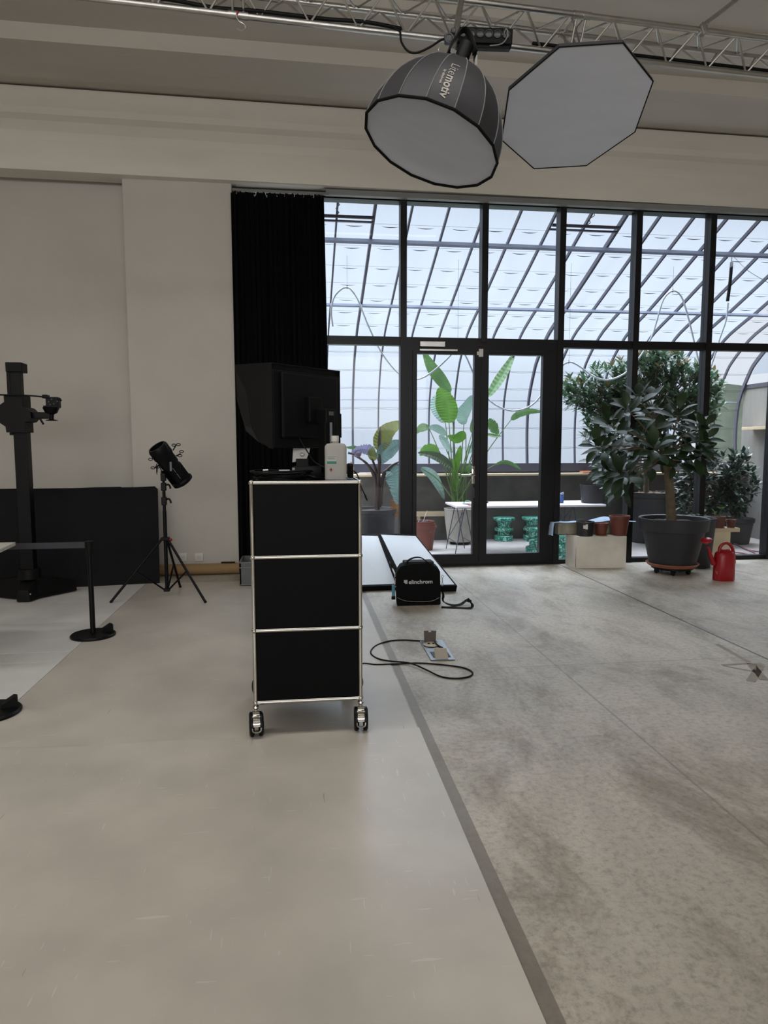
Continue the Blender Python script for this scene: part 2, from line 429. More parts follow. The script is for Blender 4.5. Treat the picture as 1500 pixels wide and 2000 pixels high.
# the double door
dr = thing('door_1', (2.07, YG, 0), kind='structure')
x0, x1 = MX[2]+.035, MX[4]-.035
MB().b2((x0, YG-.06, 0), (x0+.065, YG+.05, 2.44)).b2((x1-.065, YG-.06, 0), (x1, YG+.05, 2.44)).b2((x0, YG-.06, 2.44), (x1, YG+.05, ZT-.04)).b2((x0+.065, YG-.05, 0), (x1-.065, YG+.05, .03)).build('door_frame', FRM, dr)
yl = YG-.055
gl = pY(814, 700, yl).x, pY(926, 700, yl).x; gr = pY(954, 700, yl).x, pY(1060, 700, yl).x
gz0, gz1 = pY(870, 1083, yl).z, pY(870, 692, yl).z
xm = pY(936, 900, yl).x
for (la, lb, ga, gb) in ((x0+.068, xm-.003, gl[0], gl[1]), (xm+.003, x1-.068, gr[0], gr[1])):
    lf = MB().b2((la, YG-.075, .035), (ga, YG, 2.435)).b2((gb, YG-.075, .035), (lb, YG, 2.435)).b2((ga, YG-.075, .035), (gb, YG, gz0)).b2((ga, YG-.075, gz1), (gb, YG, 2.435)).build('door_leaf', FRM, dr)
    MB().b2((ga, YG-.035, gz0), (gb, YG-.028, gz1)).build('glass_pane', CLEAR, lf)
    if la < 1.5:
        h0 = pY(926, 928, YG-.12)
        hb = MB(); hb.cyl((h0.x, YG-.075, h0.z), (h0.x, YG-.13, h0.z), .011).tube([(h0.x+.01, YG-.13, h0.z), (h0.x-.15, YG-.13, h0.z)], .011)
        hb.box((h0.x, YG-.08, h0.z), (.035, .012, .2), bevel=.004)
        hb.build('handle', CHR, lf, smooth_=True)
        MB().box((h0.x+.005, YG-.08, h0.z-.2), (.035, .012, .12), bevel=.005).build('lock_plate', mat('dark_steel', (70, 70, 72), .4, 1), lf)
a, c = pY(820, 667, YG-.1), pY(869, 678, YG-.1)
cl = MB().b2((a.x, YG-.12, c.z), (c.x, YG-.06, a.z), bevel=.004).build('door_closer', ALU, dr)
a, c = pY(820, 681, YG-.12), pY(894, 684, YG-.12)
MB().b2((a.x, YG-.12, c.z-.01), (c.x, YG-.1, a.z), bevel=.002).build('closer_arm', ALU, cl)
a, c = pY(936, 681, YG-.1), pY(944, 697, YG-.1)
MB().b2((a.x, YG-.1, c.z), (c.x, YG-.075, a.z), bevel=.004).b2((a.x-.02, YG-.09, c.z+.02), (a.x, YG-.075, a.z-.03)).build('door_contact', WHT, dr)

# ------------------------------------------------------------------ the glasshouse beyond
ZF = -.25
GC = mat('glasshouse_concrete', (166, 160, 157), .8, 0, .2, 2, .3, 12)
DKW = mat('dark_concrete', (88, 86, 84), .7, 0, .3, 3, .4, 14)  # uneven dark grey tone for the base wall
XG0, XE = -2.2, 7.95
struct('floor_glasshouse', MB().b2((XG0, 7.70, ZF-.3), (XE+.2, 12, ZF)).b2((XG0, 7.70, ZF), (XE+.2, 7.74, 0)), GC)
struct('wall_glasshouse_base', MB().b2((XG0, 11.50, ZF), (XE, 11.75, .93)), DKW)
WOOD = mat('pale_timber', (190, 172, 145), .6, 0, .12, 3, stretch=(.4, 6, 6))
struct('trim_30', MB().b2((XG0, 11.22, .87), (XE, 11.50, .905), bevel=.003), WOOD)
RIBM = mat('painted_steel', (66, 66, 80), .5, 0, .06)
struct('trim_31', MB().b2((XG0, 11.46, .93), (XE, 11.66, 1.075)), RIBM)
RP = [(11.56, 1.07), (11.60, 1.63), (11.54, 2.17), (11.30, 2.62), (11.12, 2.83), (10.70, 3.13), (10.30, 3.30), (9.95, 3.42), (9.1, 3.76), (8.2, 4.14), (7.85, 4.29)]
def rp(t):  # smooth profile samples
    return t
PR = [Vector((0, y, z)) for y, z in RP]; PRS = smooth(PR[:8], 3)[:-1]+PR[7:]
gh = thing('wall_glasshouse', (3, 11.5, 1), kind='structure')
XR0 = .93
ribx = [XR0+.4363*i for i in range(-5, 17)]
for i, x in enumerate(ribx):
    if x > XE+.02: break
    j = i-5
    wd = .024 if j % 3 else .024
    thick = j in (0, 7, 16)
    rb = MB(); W = .032 if thick else .022
    for side in (1,):
        prev = None
        for q, p in enumerate(PRS):
            d = (PRS[min(q+1, len(PRS)-1)]-PRS[max(q-1, 0)]).normalized(); nn = Vector((0, d.z, -d.y))
            ring = [rb.bm.verts.new(p+Vector((x+sx*W/2, 0, 0))+nn*(.012 if t_ else -.035)*(1.4 if thick else 1)) for sx, t_ in ((-1, 0), (1, 0), (1, 1), (-1, 1))]
            if prev:
                for e_ in range(4): rb.bm.faces.new((prev[e_], prev[(e_+1) % 4], ring[(e_+1) % 4], ring[e_]))
            prev = ring
    o = rb.build('rib', RIBM, gh)
PUR = mat('light_steel', (120, 128, 150), .45, 0, .06)
for (y, z, s_) in ((9.90, 3.385, .035), (8.62, 3.90, .045), (11.55, 2.17, .012)):
    MB().box(((XG0+XE)/2, y-.01, z-.02), (XE-XG0, s_, s_), rot=(math.radians(-22), 0, 0)).build('purlin', PUR, gh)
SKIN = glass_mat('frosted_glass', (.81, .87, .94), .0, .2, (.20, .22, .25))
# panes: one sheet per bay, lapped; dark lap edges hang in shallow arcs between the ribs
LAP = mat('lap_edge', (60, 66, 70), .6)
full = PRS
def along(s_):
    """point on the profile at arc length s_"""
    d = 0
    for p, q in zip(full, full[1:]):
        l = (q-p).length
        if d+l >= s_: return p.lerp(q, (s_-d)/l), (q-p).normalized()
        d += l
    return full[-1].copy(), (full[-1]-full[-2]).normalized()
TOT = sum((q-p).length for p, q in zip(full, full[1:]))
laps = [.28, .62, .95, 1.3, 1.62, 1.98, 2.32, 2.62, 2.98, 3.32, 3.68, 4.05, 4.45, 4.85]
bays = list(zip([XG0]+ribx[:-1], ribx))
for (xa, xb) in bays:
    if xb > XE+.02 or xb <= XG0+.01: continue
    g = MB(); prev = None
    for p in full:
        row = [g.bm.verts.new(p+Vector((x, .004, .012))) for x in (xa, (xa+xb)/2, xb)]
        if prev: g.bm.faces.new((prev[0], prev[1], row[1], row[0])); g.bm.faces.new((prev[1], prev[2], row[2], row[1]))
        prev = row
    pn = g.build('glazing', CLEAR if xa > 6.9 else SKIN, gh, smooth_=True)
    l = MB()
    for s_ in laps:
        if s_ > TOT-.05: continue
        p, d = along(s_); n2 = 8; fall = 2.6 < s_
        for sag, hw in ((.045 if fall else .012, .008 if fall else .0022), (.0, .002)):
            pts = [Vector((xa+.01+(xb-xa-.02)*q/n2, 0, 0)) for q in range(n2+1)]
            lo, hi = (2, n2-1) if (sag and fall) else (0, n2+1)
            prev = None
            for q in range(lo, hi):
                t = q/n2; off = sag*math.sin(PI*t)
                P_ = p-d*(off if sag else -.012)+Vector((pts[q].x, -.012, -.01)); hh = hw*(math.sin(PI*(q-lo)/(hi-1-lo))*.85+.15 if sag and fall else 1)
                row = [l.bm.verts.new(P_-d*hh), l.bm.verts.new(P_+d*hh)]
                if prev: l.bm.faces.new((prev[0], row[0], row[1], prev[1]))
                prev = row
    l.build('lap_joint', LAP, pn)
# opening roof vents (inner frames)
for (xa, xb, yy) in ((XR0-.872, XR0, 452), (XR0+.4363*5, XR0+.4363*7, 455)):
    p, d = along(TOT-.48)
    v = MB().box(((xa+xb)/2, p.y-.03, p.z-.05), (xb-xa, .03, .03)).box(((xa+xb)/2, p.y+.05, p.z-.075), (xb-xa, .02, .02))
    for q in range(6): 
        v.cyl(((xa+xb)/2-.02+.04*(q % 2), p.y-.03+(-.06)*q, p.z-.05+.024*q), ((xa+xb)/2-.02+.04*((q+1) % 2), p.y-.03-.06*(q+1), p.z-.05+.024*(q+1)), .005, seg=6)
    v.build('roof_vent_frame', RIBM, gh)
# end wall of the glasshouse
b = MB()
topL = pX(1451, 752, XE).z
ys = 11.46
poly = [(XE, 7.9, ZF), (XE, ys, ZF), (XE, ys, 2.38), (XE, 7.9, 2.38)]
b.prism(poly, (.2, 0, 0)); struct('wall_glasshouse_end', b, mat('board_marked_concrete', (124, 122, 119), .85, 0, .14, 1.5, .3, 10, stretch=(1, 3, .6)))
struct('trim_32', MB().b2((XE-.02, 7.9, 2.38), (XE+.2, ys, 2.45)), RIBM)
struct('trim_33', MB().b2((XE, 10.05, 2.5), (XE+.05, 10.12, 3.42)), RIBM)
g = MB(); g.bm.faces.new([g.bm.verts.new((XE+.03, p.y, p.z)) for p in full if p.z > 2.5]+[g.bm.verts.new((XE+.03, 7.85, 2.5))])
struct('window_40', g, SKIN)
# the hill, the neighbouring wall and the ground outside the glass
struct('floor_outside', MB().b2((-30, 11.8, ZF-.5), (60, 60, ZF-.2)), mat('outside_ground', (100, 104, 92), .9))

# ================================================================== THINGS IN THE HALL
# ---- vinyl floor sheets
def sheet(x0, x1, y0, y1, z, m_, label, lift=0, t=.003):
    b = MB(); nx, ny = 24, 40; rows = []
    for j in range(ny+1):
        y = y0+(y1-y0)*j/ny; r = []
        for i in range(nx+1):
            x = x0+(x1-x0)*i/nx
            zz = z+lift*max(0, 1-(y1-y)/.22)**2*(.5+.5*math.sin(x*9+1)) if lift else z
            r.append(b.bm.verts.new((x, y, zz)))
        rows.append(r)
    for j in range(ny):
        for i in range(nx): b.bm.faces.new((rows[j][i], rows[j][i+1], rows[j+1][i+1], rows[j+1][i]))
    bmesh.ops.recalc_face_normals(b.bm, faces=b.bm.faces)
    g_ = bmesh.ops.extrude_face_region(b.bm, geom=list(b.bm.faces))
    bmesh.ops.translate(b.bm, vec=(0, 0, t), verts=[v for v in g_['geom'] if isinstance(v, bmesh.types.BMVert)])
    o = b.build('vinyl_floor_sheet', m_, smooth_=True); rebase(o, ((x0+x1)/2, (y0+y1)/2, 0)); tag(o, label, 'floor covering'); return o
V1 = vinyl('beige_vinyl', (190, 183, 172)); V2 = vinyl('grey_white_vinyl', (216, 214, 210))
sheet(-1.53, .572, -1.5, 3.17, .0045, V1, 'beige scuffed vinyl sheet filling the foreground, far edge at the black cabinet', lift=.006)
sheet(-1.53, .565, 3.0, 7.0, .0005, V1, 'beige vinyl sheet running from under the cabinet back to the wall')
for i, (ya, yb, lb) in enumerate(((4.72, 7.0, 'pale grey vinyl strip under the black wall board, farthest on the left'), (4.50, 4.712, 'narrow pale grey vinyl strip, middle of the left strips'), (2.2, 4.492, 'pale grey vinyl strip on the left, nearest the camera'))):
    sheet(-4.5, -1.534, ya, yb, .0005, V2, lb)

# ---- black chrome-framed cabinet on castors
X0, X1, Y0, Y1 = -.215, .288, 3.2, 3.7
ZB = .163; ZS = [ZB, ZB+.35, ZB+.70, ZB+1.05]
cab = thing('metal_cabinet', ((X0+X1)/2, (Y0+Y1)/2, 0), 'tall black panelled metal cabinet with chrome tube frame on four castors', 'cabinet')
PANEL = mat('black_lacquered_steel', (6, 5, 6), .45, 0, .03, 2, spec=.08)
b = MB()
for z in ZS:
    b.cyl((X0, Y0, z), (X1, Y0, z), .0095).cyl((X0, Y1, z), (X1, Y1, z), .0095).cyl((X0, Y0, z), (X0, Y1, z), .0095).cyl((X1, Y0, z), (X1, Y1, z), .0095)
for x in (X0, X1):
    for y in (Y0, Y1): b.cyl((x, y, ZS[0]), (x, y, ZS[-1]), .0095)
b.build('tube_frame', CHR, cab, smooth_=True)
for z in ZS:
    for x in (X0, X1):
        for y in (Y0, Y1): MB().ball((x, y, z), .0135, 16).build('ball_connector', CHR, cab, smooth_=True)
for z in ZS[:3]:
    for y, sgn in ((Y0, 1), (Y1, -1)):
        MB().b2((X0+.010, y+.001*sgn-.001, z+.010), (X1-.010, y+.003*sgn+.001, z+.340), bevel=.001).build('front_panel' if sgn > 0 else 'back_panel', PANEL, cab)
    for x in (X0, X1): MB().b2((x-.002, Y0+.01, z+.01), (x+.002, Y1-.01, z+.34)).build('side_panel', PANEL, cab)
for z in ZS: MB().b2((X0+.01, Y0+.01, z-.002), (X1-.01, Y1-.01, z+.002)).build('shelf_panel', PANEL, cab)
TOPZ = ZS[-1]+.0095
def caster(x, y, rot):
    root = MB().cyl((0, 0, .12), (0, 0, ZB-.012), .009).lathe([(0, .148), (.014, .147), (.016, .14), (.010, .132)], seg=20).build('caster', CHR, None, smooth_=True)
    # chrome hood with ribs between twin wheels
    h = MB(); R_ = .056
    n = 12
    for s_ in range(n+1): pass
    pts = []
    for q in range(10):
        a = math.radians(5+q*17); pts.append((0, -R_*math.cos(a)*.95, .060+R_*math.sin(a)*.98))
    h.strap(pts, .032, .006, (1, 0, 0), 2)
    for q in range(6):
        a = math.radians(8+q*15); rr = R_+.003; h.tube([(-.015, -rr*math.cos(a)*.95, .060+rr*math.sin(a)), (.015, -rr*math.cos(a)*.95, .060+rr*math.sin(a))], .0042, 8)
    h.tube([(-.02, -.058, .062), (-.017, -.060, .045), (0, -.060, .040), (.017, -.060, .045), (.02, -.058, .062)], .004, 8, 3)
    hd = h.build('hood', CHR, root, smooth_=True)
    for s_ in (-1, 1):
        wb = MB(); wb.lathe([(0, -.011), (.030, -.011), (.052, -.010), (.058, -.005), (.058, .005), (.050, .012), (.030, .012), (0, .009)], (s_*.022, 0, .058), 32, (1, 0, 0)).build('wheel', BLKS, root, smooth_=True)
    root.location = (x, y, 0); root.rotation_euler = (0, 0, rot); return root
def adopt(o, parent):
    o.parent = parent; o.location = o.location-parent.location
for x, y, r in ((X0, Y0, .12), (X1, Y0, -.05), (X0, Y1, .6), (X1, Y1, -.9)):
    adopt(caster(x, y, r), cab)

# ---- monitor with hood, seen from behind
mon = thing('hooded_monitor', (.15, 3.45, TOPZ), 'large black monitor with a shading hood turned away on top of the cabinet', 'monitor')
YM = 3.42
MBK = mat('monitor_shell', (9, 9, 11), .55, 0, .05, 4, spec=.2)
nl = pY(532, 720, 3.40); nb = pY(532, 861, 3.40)
fr = pY(663, 735, 3.74); fb = pY(661, 850, 3.74)
dirm = Vector((fr.x-nl.x, fr.y-nl.y, 0)); wm = dirm.length; dirm.normalize()
nrm = Vector((dirm.y, -dirm.x, 0))            # towards camera/right (the back of the screen)
z1, z0m = nl.z, 1.372
def mp(u, v, z): return Vector((nl.x, nl.y, 0))+dirm*u+nrm*v+Vector((0, 0, z))
def mbox(b, u0, u1, v0, v1, za, zb, bevel=.004):
    c_ = mp((u0+u1)/2, (v0+v1)/2, (za+zb)/2); Rm = Matrix((dirm, -nrm, Vector((0, 0, 1)))).transposed()
    return b.box(c_, (abs(u1-u0), abs(v1-v0), abs(zb-za)), rot=Rm, bevel=bevel)
mbox(MB(), 0, wm, -.045, 0, z0m, z1, .006).build('screen_housing', MBK, mon)
mbox(MB(), .045, wm-.04, 0, .022, z0m+.05, z1-.012, .008).build('rear_cover', MBK, mon)
b = MB(); mbox(b, wm*.42, wm*.62, .02, .05, z0m+.13, z0m+.26, .006); b.build('mount_plate', BPL, mon)
b = MB(); mbox(b, wm*.50, wm*.64, .05, .13, z0m+.12, z0m+.20, .008); b.build('stand_head', BPL, mon)
mbox(MB(), wm*.53, wm*.60, .131, .134, z0m+.165, z0m+.185, .001).build('stand_badge', mat('dull_silver', (120, 120, 122), .4, .8), mon)
pc = mp(wm*.56, .10, 0)
MB().box((pc.x, pc.y, (TOPZ+z0m+.13)/2), (.07, .05, z0m+.13-TOPZ), rot=Euler((0, 0, math.atan2(dirm.y, dirm.x))).to_matrix(), bevel=.004).build('stand_column', BPL, mon)
MB().box((pc.x+.022, pc.y-.028, z0m+.06), (.014, .004, .14), bevel=.001).build('column_strip', mat('slate_strip', (72, 78, 84), .4, .3), mon)
MB().box((pc.x-.01, pc.y+.03, TOPZ+.012), (.15, .12, .02), bevel=.004).build('stand_foot', BPL, mon)
# hood: side, top and far side plates reaching out from the screen
dep = .22
def hood(poly, ext, nm='hood_panel'): MB().prism(poly, ext).build(nm, MBK, mon)
A0, A1 = mp(-.004, .0, z1+.03), mp(-.004, .0, z0m-.005)
hd0 = pY(459, 712, 3.60); hd0b = pY(463, 780, 3.60); hd1 = pY(481, 842, 3.50); hd2 = pY(494, 860, 3.46)
hood([A0, A1, pY(505, 863, 3.44), hd1, hd0b, hd0], nrm*-.006+dirm*.004)
hood([A0, hd0, hd0+dirm*(wm+.01), A0+dirm*(wm+.01)], (0, 0, -.006), 'hood_top')
hood([A0+dirm*(wm+.008), A1+dirm*(wm+.008), hd1+dirm*(wm+.008), hd0b+dirm*(wm+.008), hd0+dirm*(wm+.008)], nrm*-.006+dirm*.004)
mbox(MB(), -.002, wm+.006, -.05, -.01, z1, z1+.03, .003).build('hood_lip', MBK, mon)
b = MB(); mbox(b, wm-.07, wm+.002, .0, .012, z1-.33, z1-.20, .003); b.build('side_port_box', BPL, mon)
MB().tube([mp(wm*.32, .022, z0m+.05), mp(wm*.36, .06, z0m-.02), (pc.x-.06, pc.y-.09, 1.30), (pc.x+.02, pc.y-.11, 1.262)], .0035, 6, 6).build('power_lead', BPL, mon, smooth_=True)

# ---- bottle
bp_ = pY(656, 937, 3.27)
bot = thing('plastic_bottle', (bp_.x, 3.28, TOPZ), 'translucent white square plastic bottle with a green-banded label on the cabinet', 'bottle')
BOT = mat('milky_polyethylene', (186, 184, 178), .4, 0, .04, 4, trans=.35)
b = MB(); rings = []
hw, hd_ = .052, .036
prof_ = [(1, 0), (1.0, .004), (1, .150), (.97, .160), (.80, .170), (.35, .174), (.30, .178), (.30, .186)]
for sc_, z in prof_:
    ring = []
    for q in range(32):
        a = 2*PI*q/32; ca, sa = math.cos(a), math.sin(a); e_ = .35 if sc_ > .5 else 1
        ex = math.copysign(abs(ca)**e_, ca); ey = math.copysign(abs(sa)**e_, sa)
        hx = hw*sc_ if sc_ > .5 else .016; hy = hd_*sc_ if sc_ > .5 else .016
        ring.append(b.bm.verts.new((bp_.x+hx*ex, 3.28+hy*ey, TOPZ+.0005+z)))
    rings.append(ring)
for A_, B_ in zip(rings, rings[1:]):
    for q in range(32): b.bm.faces.new((A_[q], A_[(q+1) % 32], B_[(q+1) % 32], B_[q]))
b.bm.faces.new(rings[0][::-1]); b.bm.faces.new(rings[-1])
b.build('bottle_body', BOT, bot, smooth_=True)
MB().lathe([(0, .182), (.0185, .182), (.0185, .207), (.017, .209), (0, .209)], (bp_.x-.002, 3.28, TOPZ), 24).build('screw_cap', mat('cap_white', (190, 188, 180), .5), bot, smooth_=True)
lx = bp_.x-.020; lf_ = 3.28-hd_-.0006
lab = MB().b2((lx-.022, lf_-.0004, TOPZ+.070), (lx+.022, lf_+.0008, TOPZ+.115)).build('label', mat('label_paper', (178, 180, 176), .7), bot)
MB().b2((lx-.022, lf_-.0008, TOPZ+.075), (lx+.022, lf_, TOPZ+.088)).build('label_band', mat('label_green', (48, 118, 108), .6), lab)
b = MB()
for q, (z, wv) in enumerate(((.108, .038), (.103, .030), (.098, .036))): b.b2((lx-.019, lf_-.0007, TOPZ+z), (lx-.019+wv, lf_-.0003, TOPZ+z+.0018))
b.build('label_print', mat('print_grey', (90, 95, 96), .7), lab)
c_ = Vector((lx-.004, lf_-.0005, TOPZ+.048))
hz = MB().prism([c_+Vector((.010, 0, 0)), c_+Vector((0, 0, .013)), c_+Vector((-.010, 0, 0)), c_+Vector((0, 0, -.013))], (0, .0009, 0)).build('hazard_diamond', mat('hazard_pink', (170, 120, 118), .6), bot)
MB().lathe([(0, 0), (.003, .001), (.0035, .004), (0, .010)], c_+Vector((0, -.0008, -.004)), 8).build('flame_mark', BPL, hz)

# ---- coiled cable on the cabinet
b = MB(); rnd = random.Random(3)
cc = pY(552, 930, 3.34)
for q in range(9):
    rx, ry = .125+rnd.uniform(-.02, .02), .07+rnd.uniform(-.02, .015); ox, oy = rnd.uniform(-.012, .012), rnd.uniform(-.01, .01)
    zb = TOPZ+.006+q*.0042; ph = rnd.uniform(0, 6)
    b.tube([(cc.x+ox+rx*math.cos(a), 3.33+oy+ry*math.sin(a), zb+.004*math.sin(2*a+ph)) for a in [2*PI*i/14 for i in range(14)]], .0042, 6, 3, closed=True)
b.tube([(cc.x+.10, 3.30, TOPZ+.03), (cc.x+.15, 3.27, TOPZ+.012), (cc.x+.20, 3.30, TOPZ+.006)], .004, 6, 4)
o = b.build('cable_coil', BLKS, smooth_=True, angle=80); rebase(o, (cc.x, 3.33, TOPZ)); tag(o, 'flat coil of glossy black cable lying at the left on the cabinet top', 'cable')
MB().cyl((cc.x-.09, 3.28, TOPZ+.045), (cc.x-.065, 3.275, TOPZ+.047), .006).build('plug', ALU, o, smooth_=True)
MB().box((cc.x+.01, 3.285, TOPZ+.046), (.05, .012, .003)).build('cable_tie', ALU, o)
# ---- white adapter card and small black boxes behind
a = pY(589, 902, 3.60)
ad = thing('wall_charger_plate', (a.x, 3.60, TOPZ), 'tilted white plate with a plug in it behind the coiled cable', 'charger')
b = MB(); P4 = [pY(573, 866, 3.6), pY(607, 868, 3.6), pY(604, 884, 3.6), pY(598, 898, 3.6), pY(571, 903, 3.6)]
b.prism(P4, (0, .012, 0)).build('plate', WHT, ad)
q = pY(590, 888, 3.585); MB().lathe([(0, 0), (.008, .001), (.010, .006), (.008, .012), (0, .013)], q, 12, (0, -1, .3)).build('plug', ALU, ad, smooth_=True)
a0, a1 = pY(578, 896, 3.58), pY(603, 912, 3.58)
MB().b2((a0.x, 3.56, TOPZ), (a1.x, 3.62, a0.z), bevel=.003).build('holder', BPL, ad)
a0, a1 = pY(571, 911, 3.44), pY(628, 930, 3.44)
o = MB().b2((a0.x, 3.43, TOPZ), (a1.x, 3.50, a0.z), bevel=.004).build('power_supply', BPL, smooth_=True, angle=30); rebase(o, ((a0.x+a1.x)/2, 3.47, TOPZ)); tag(o, 'low black power supply box between cable coil and white bottle', 'power supply')
MB().b2((a0.x-.001, 3.4285, TOPZ+.01), (a0.x+.012, 3.432, a0.z-.006)).build('label', mat('pale_sticker', (150, 150, 150), .6), o)
a0, a1 = pY(679, 905, 3.42), pY(690, 940, 3.42)
o = MB().b2((a0.x, 3.40, TOPZ), (a1.x, 3.48, a0.z), bevel=.008).build('small_black_speaker', BPL, smooth_=True, angle=30); rebase(o, ((a0.x+a1.x)/2, 3.44, TOPZ)); tag(o, 'small rounded black box just right of the white bottle', 'speaker')
MB().box(((a0.x+a1.x)/2, 3.398, TOPZ+.04), (.014, .003, .04), bevel=.001).build('grille', BFAB, o)
o = MB().tube([pY(684, 918, 3.36), pY(694, 922, 3.33), pY(702, 936, 3.28), pY(706, 952, 3.20-.02), pY(712, 965, 3.22), pY(717, 977, 3.22), pY(713, 970, 3.2)], .003, 6, 6).build('thin_cable', BPL, smooth_=True); rebase(o, (.29, 3.3, TOPZ)); tag(o, 'thin black cable hanging over the right edge of the cabinet', 'cable')

# ---- curtain
CUR = mat('black_curtain', (5, 5, 6), .92, 0, .12, 4, .15, 60, .15)
ct = thing('curtain', (-.05, YG-.12, 2), 'floor-length black pleated curtain drawn to the left end of the window wall', 'curtain')
b = MB(); cx0, cx1 = pY(456, 600, YG-.13).x, pY(641, 600, YG-.13).x
N = 260; Zs = [.02, .6, 1.2, 1.8, 2.4, 3.0, 3.5, 3.9, 4.0]
rows = []
rr = random.Random(5); phs = [rr.uniform(-.5, .5) for _ in range(40)]
for z in Zs:
    r = []; tz = z/4
    for i in range(N+1):
        t = i/N; k_ = int(t*19); ph = t*2*PI*17+phs[k_]*.6
        amp = .045*(1-.35*tz)*(.7+.3*math.sin(t*23))
        xx = cx0+(cx1-cx0)*t*(1+.02*(1-tz))-(.035 if t > .9 else 0)*tz*(t-.9)*10
        yy = YG-.15+amp*math.sin(ph)+.012*math.sin(ph*2.3+z*1.3)
        top = 0
        if z == Zs[-1]:
            top = -.035*max(0, math.sin(ph*.5+1))**3*(1 if .2 < t < .48 or t > .85 else .25)
        r.append(b.bm.verts.new((xx, yy, z+top)))
    rows.append(r)
for A_, B_ in zip(rows, rows[1:]):
    for i in range(N): b.bm.faces.new((A_[i], A_[i+1], B_[i+1], B_[i]))
b.build('curtain_cloth', CUR, ct, smooth_=True, angle=180)
MB().b2((xp1+.01, YG-.165, 4.005), (cx1+.02, YG-.135, 4.03)).build('curtain_rail', mat('rail_grey', (110, 108, 105), .5), ct)
for i in range(10):
    x = cx0+.05+(cx1-cx0-.1)*i/9; MB().tube([(x, YG-.15, 4.01), (x+.008, YG-.15, 3.985), (x, YG-.15, 3.975)], .003, 6, 3).build('glider', WHT, ct)

# ---- black board leaning on the wall
q = [pZ(155, 1147, .001), pZ(312, 1139, .001)]; q[0] = q[1]+(q[0]-q[1])*2.6
t1 = pY(314, 949, 7.30); t0 = pY(-120, 951, 7.18); t1.y = 7.30
n1 = pY(308, 949, 7.3)
b = MB(); poly = [q[0], q[1], Vector((t1.x, 7.30, t1.z-.03)), Vector((t1.x-.03, 7.30, t1.z)), Vector((t0.x, 7.24, t1.z))]
# board lies in one plane through its foot line
u = (q[1]-q[0]).normalized(); hgt = t1.z; lean = .20; nb_ = Vector((-u.y, u.x, 0))
def bd(s_, h_): return q[1]-u*s_+nb_*(lean*h_/hgt)+Vector((0, 0, h_))
rr = random.Random(2); poly = [bd(1.9, 0), bd(0, 0), bd(.0, hgt-.03), bd(.03, hgt)]+[bd(s_, hgt-rr.uniform(0, .006)) for s_ in (.2, .35, .36, .6, .8, 1.0, 1.2, 1.3)]+[bd(1.9, hgt)]
o = b.prism(poly, nb_*.02).build('painted_board', mat('scuffed_black_paint', (14, 13, 15), .75, 0, .3, 5, .1, 30, spec=.2)); rebase(o, q[1]-u*.9); tag(o, 'wide scuffed black board leaning against the wall at left', 'board')
# ---- sockets, paper roll, plastic crate
def socket(px, label):
    c_ = pY(px, 1088, YW); s_ = thing('wall_socket', (c_.x, YW, c_.z), label, 'socket', None)
    MB().b2((c_.x-.045, YW-.012, c_.z-.045), (c_.x+.045, YW, c_.z+.045), bevel=.004).build('cover_plate', WHT, s_, smooth_=True, angle=30)
    MB().lathe([(.020, -.001), (.024, .001), (.024, .0)], (c_.x, YW-.012, c_.z), 6, (0, -1, 0)).lathe([(0, -.008), (.020, -.008), (.020, .0012)], (c_.x, YW-.012, c_.z), 6, (0, -1, 0)).build('socket_insert', mat('socket_grey', (165, 160, 152), .5), s_)
    b = MB()
    for dx, dz in ((-.008, .004), (.008, .004), (0, -.005)): b.cyl((c_.x+dx, YW-.0137, c_.z+dz), (c_.x+dx, YW-.0125, c_.z+dz), .003, seg=10)
    b.build('pin_holes', BPL, s_); return s_
socket(389, 'white wall socket on the pilaster nearest the black curtain')
socket(357, 'white wall socket on the pilaster half hidden behind a tripod leg')
a, c = pZ(330, 1124, 0), pZ(468, 1114, 0)
MB_ = MB().tube([(a.x-.1, 7.43, .062), (xp1+.0, 7.44, .062)], .058, 24)
o = MB_.build('paper_roll', mat('kraft_paper', (150, 122, 84), .75, 0, .08, 3, stretch=(.4, 4, 4)), smooth_=True, angle=50); rebase(o, (a.x+.3, 7.43, 0)); tag(o, 'long roll of brown kraft paper on the floor along the pilaster', 'paper roll')
a, c = pY(432, 1108, 7.43), pY(459, 1107, 7.43)
o = MB().box(((a.x+c.x)/2, 7.44, .128), (c.x-a.x, .03, .012), bevel=.002).build('black_batten', BPL); rebase(o, ((a.x+c.x)/2, 7.44, .12)); tag(o, 'short black batten lying on top of the kraft paper roll', 'batten')
a, c = pZ(469, 1145, 0), pZ(500, 1145, 0)
cr = thing('plastic_crate', (a.x+.15, a.y+.2, 0), 'grey plastic storage crate on the floor between paper roll and cabinet', 'crate')
CR = mat('grey_crate_plastic', (92, 94, 96), .45, 0, .05); zc = pY(469, 1098, a.y).z
b = MB(); x0_, x1_, y0_, y1_ = a.x, a.x+.30, a.y, a.y+.40
b.b2((x0_, y0_, 0.001), (x1_, y0_+.012, zc)).b2((x0_, y1_-.012, 0.001), (x1_, y1_, zc)).b2((x0_, y0_, 0.001), (x0_+.012, y1_, zc)).b2((x1_-.012, y0_, 0.001), (x1_, y1_, zc)).b2((x0_, y0_, .001), (x1_, y1_, .01)).build('crate_body', CR, cr)
b = MB()
for z in (zc-.01, zc-.06, .01): b.b2((x0_-.006, y0_-.006, z), (x1_+.006, y0_, z+.008)).b2((x0_-.006, y0_-.006, z), (x0_, y1_, z+.008))
b.build('rim', mat('crate_rim', (118, 120, 122), .4), cr)
MB().ball((x0_+.12, y0_+.12, .10), .09, 12, (1, 1, .7)).build('packed_cloth', BFAB, cr, smooth_=True)
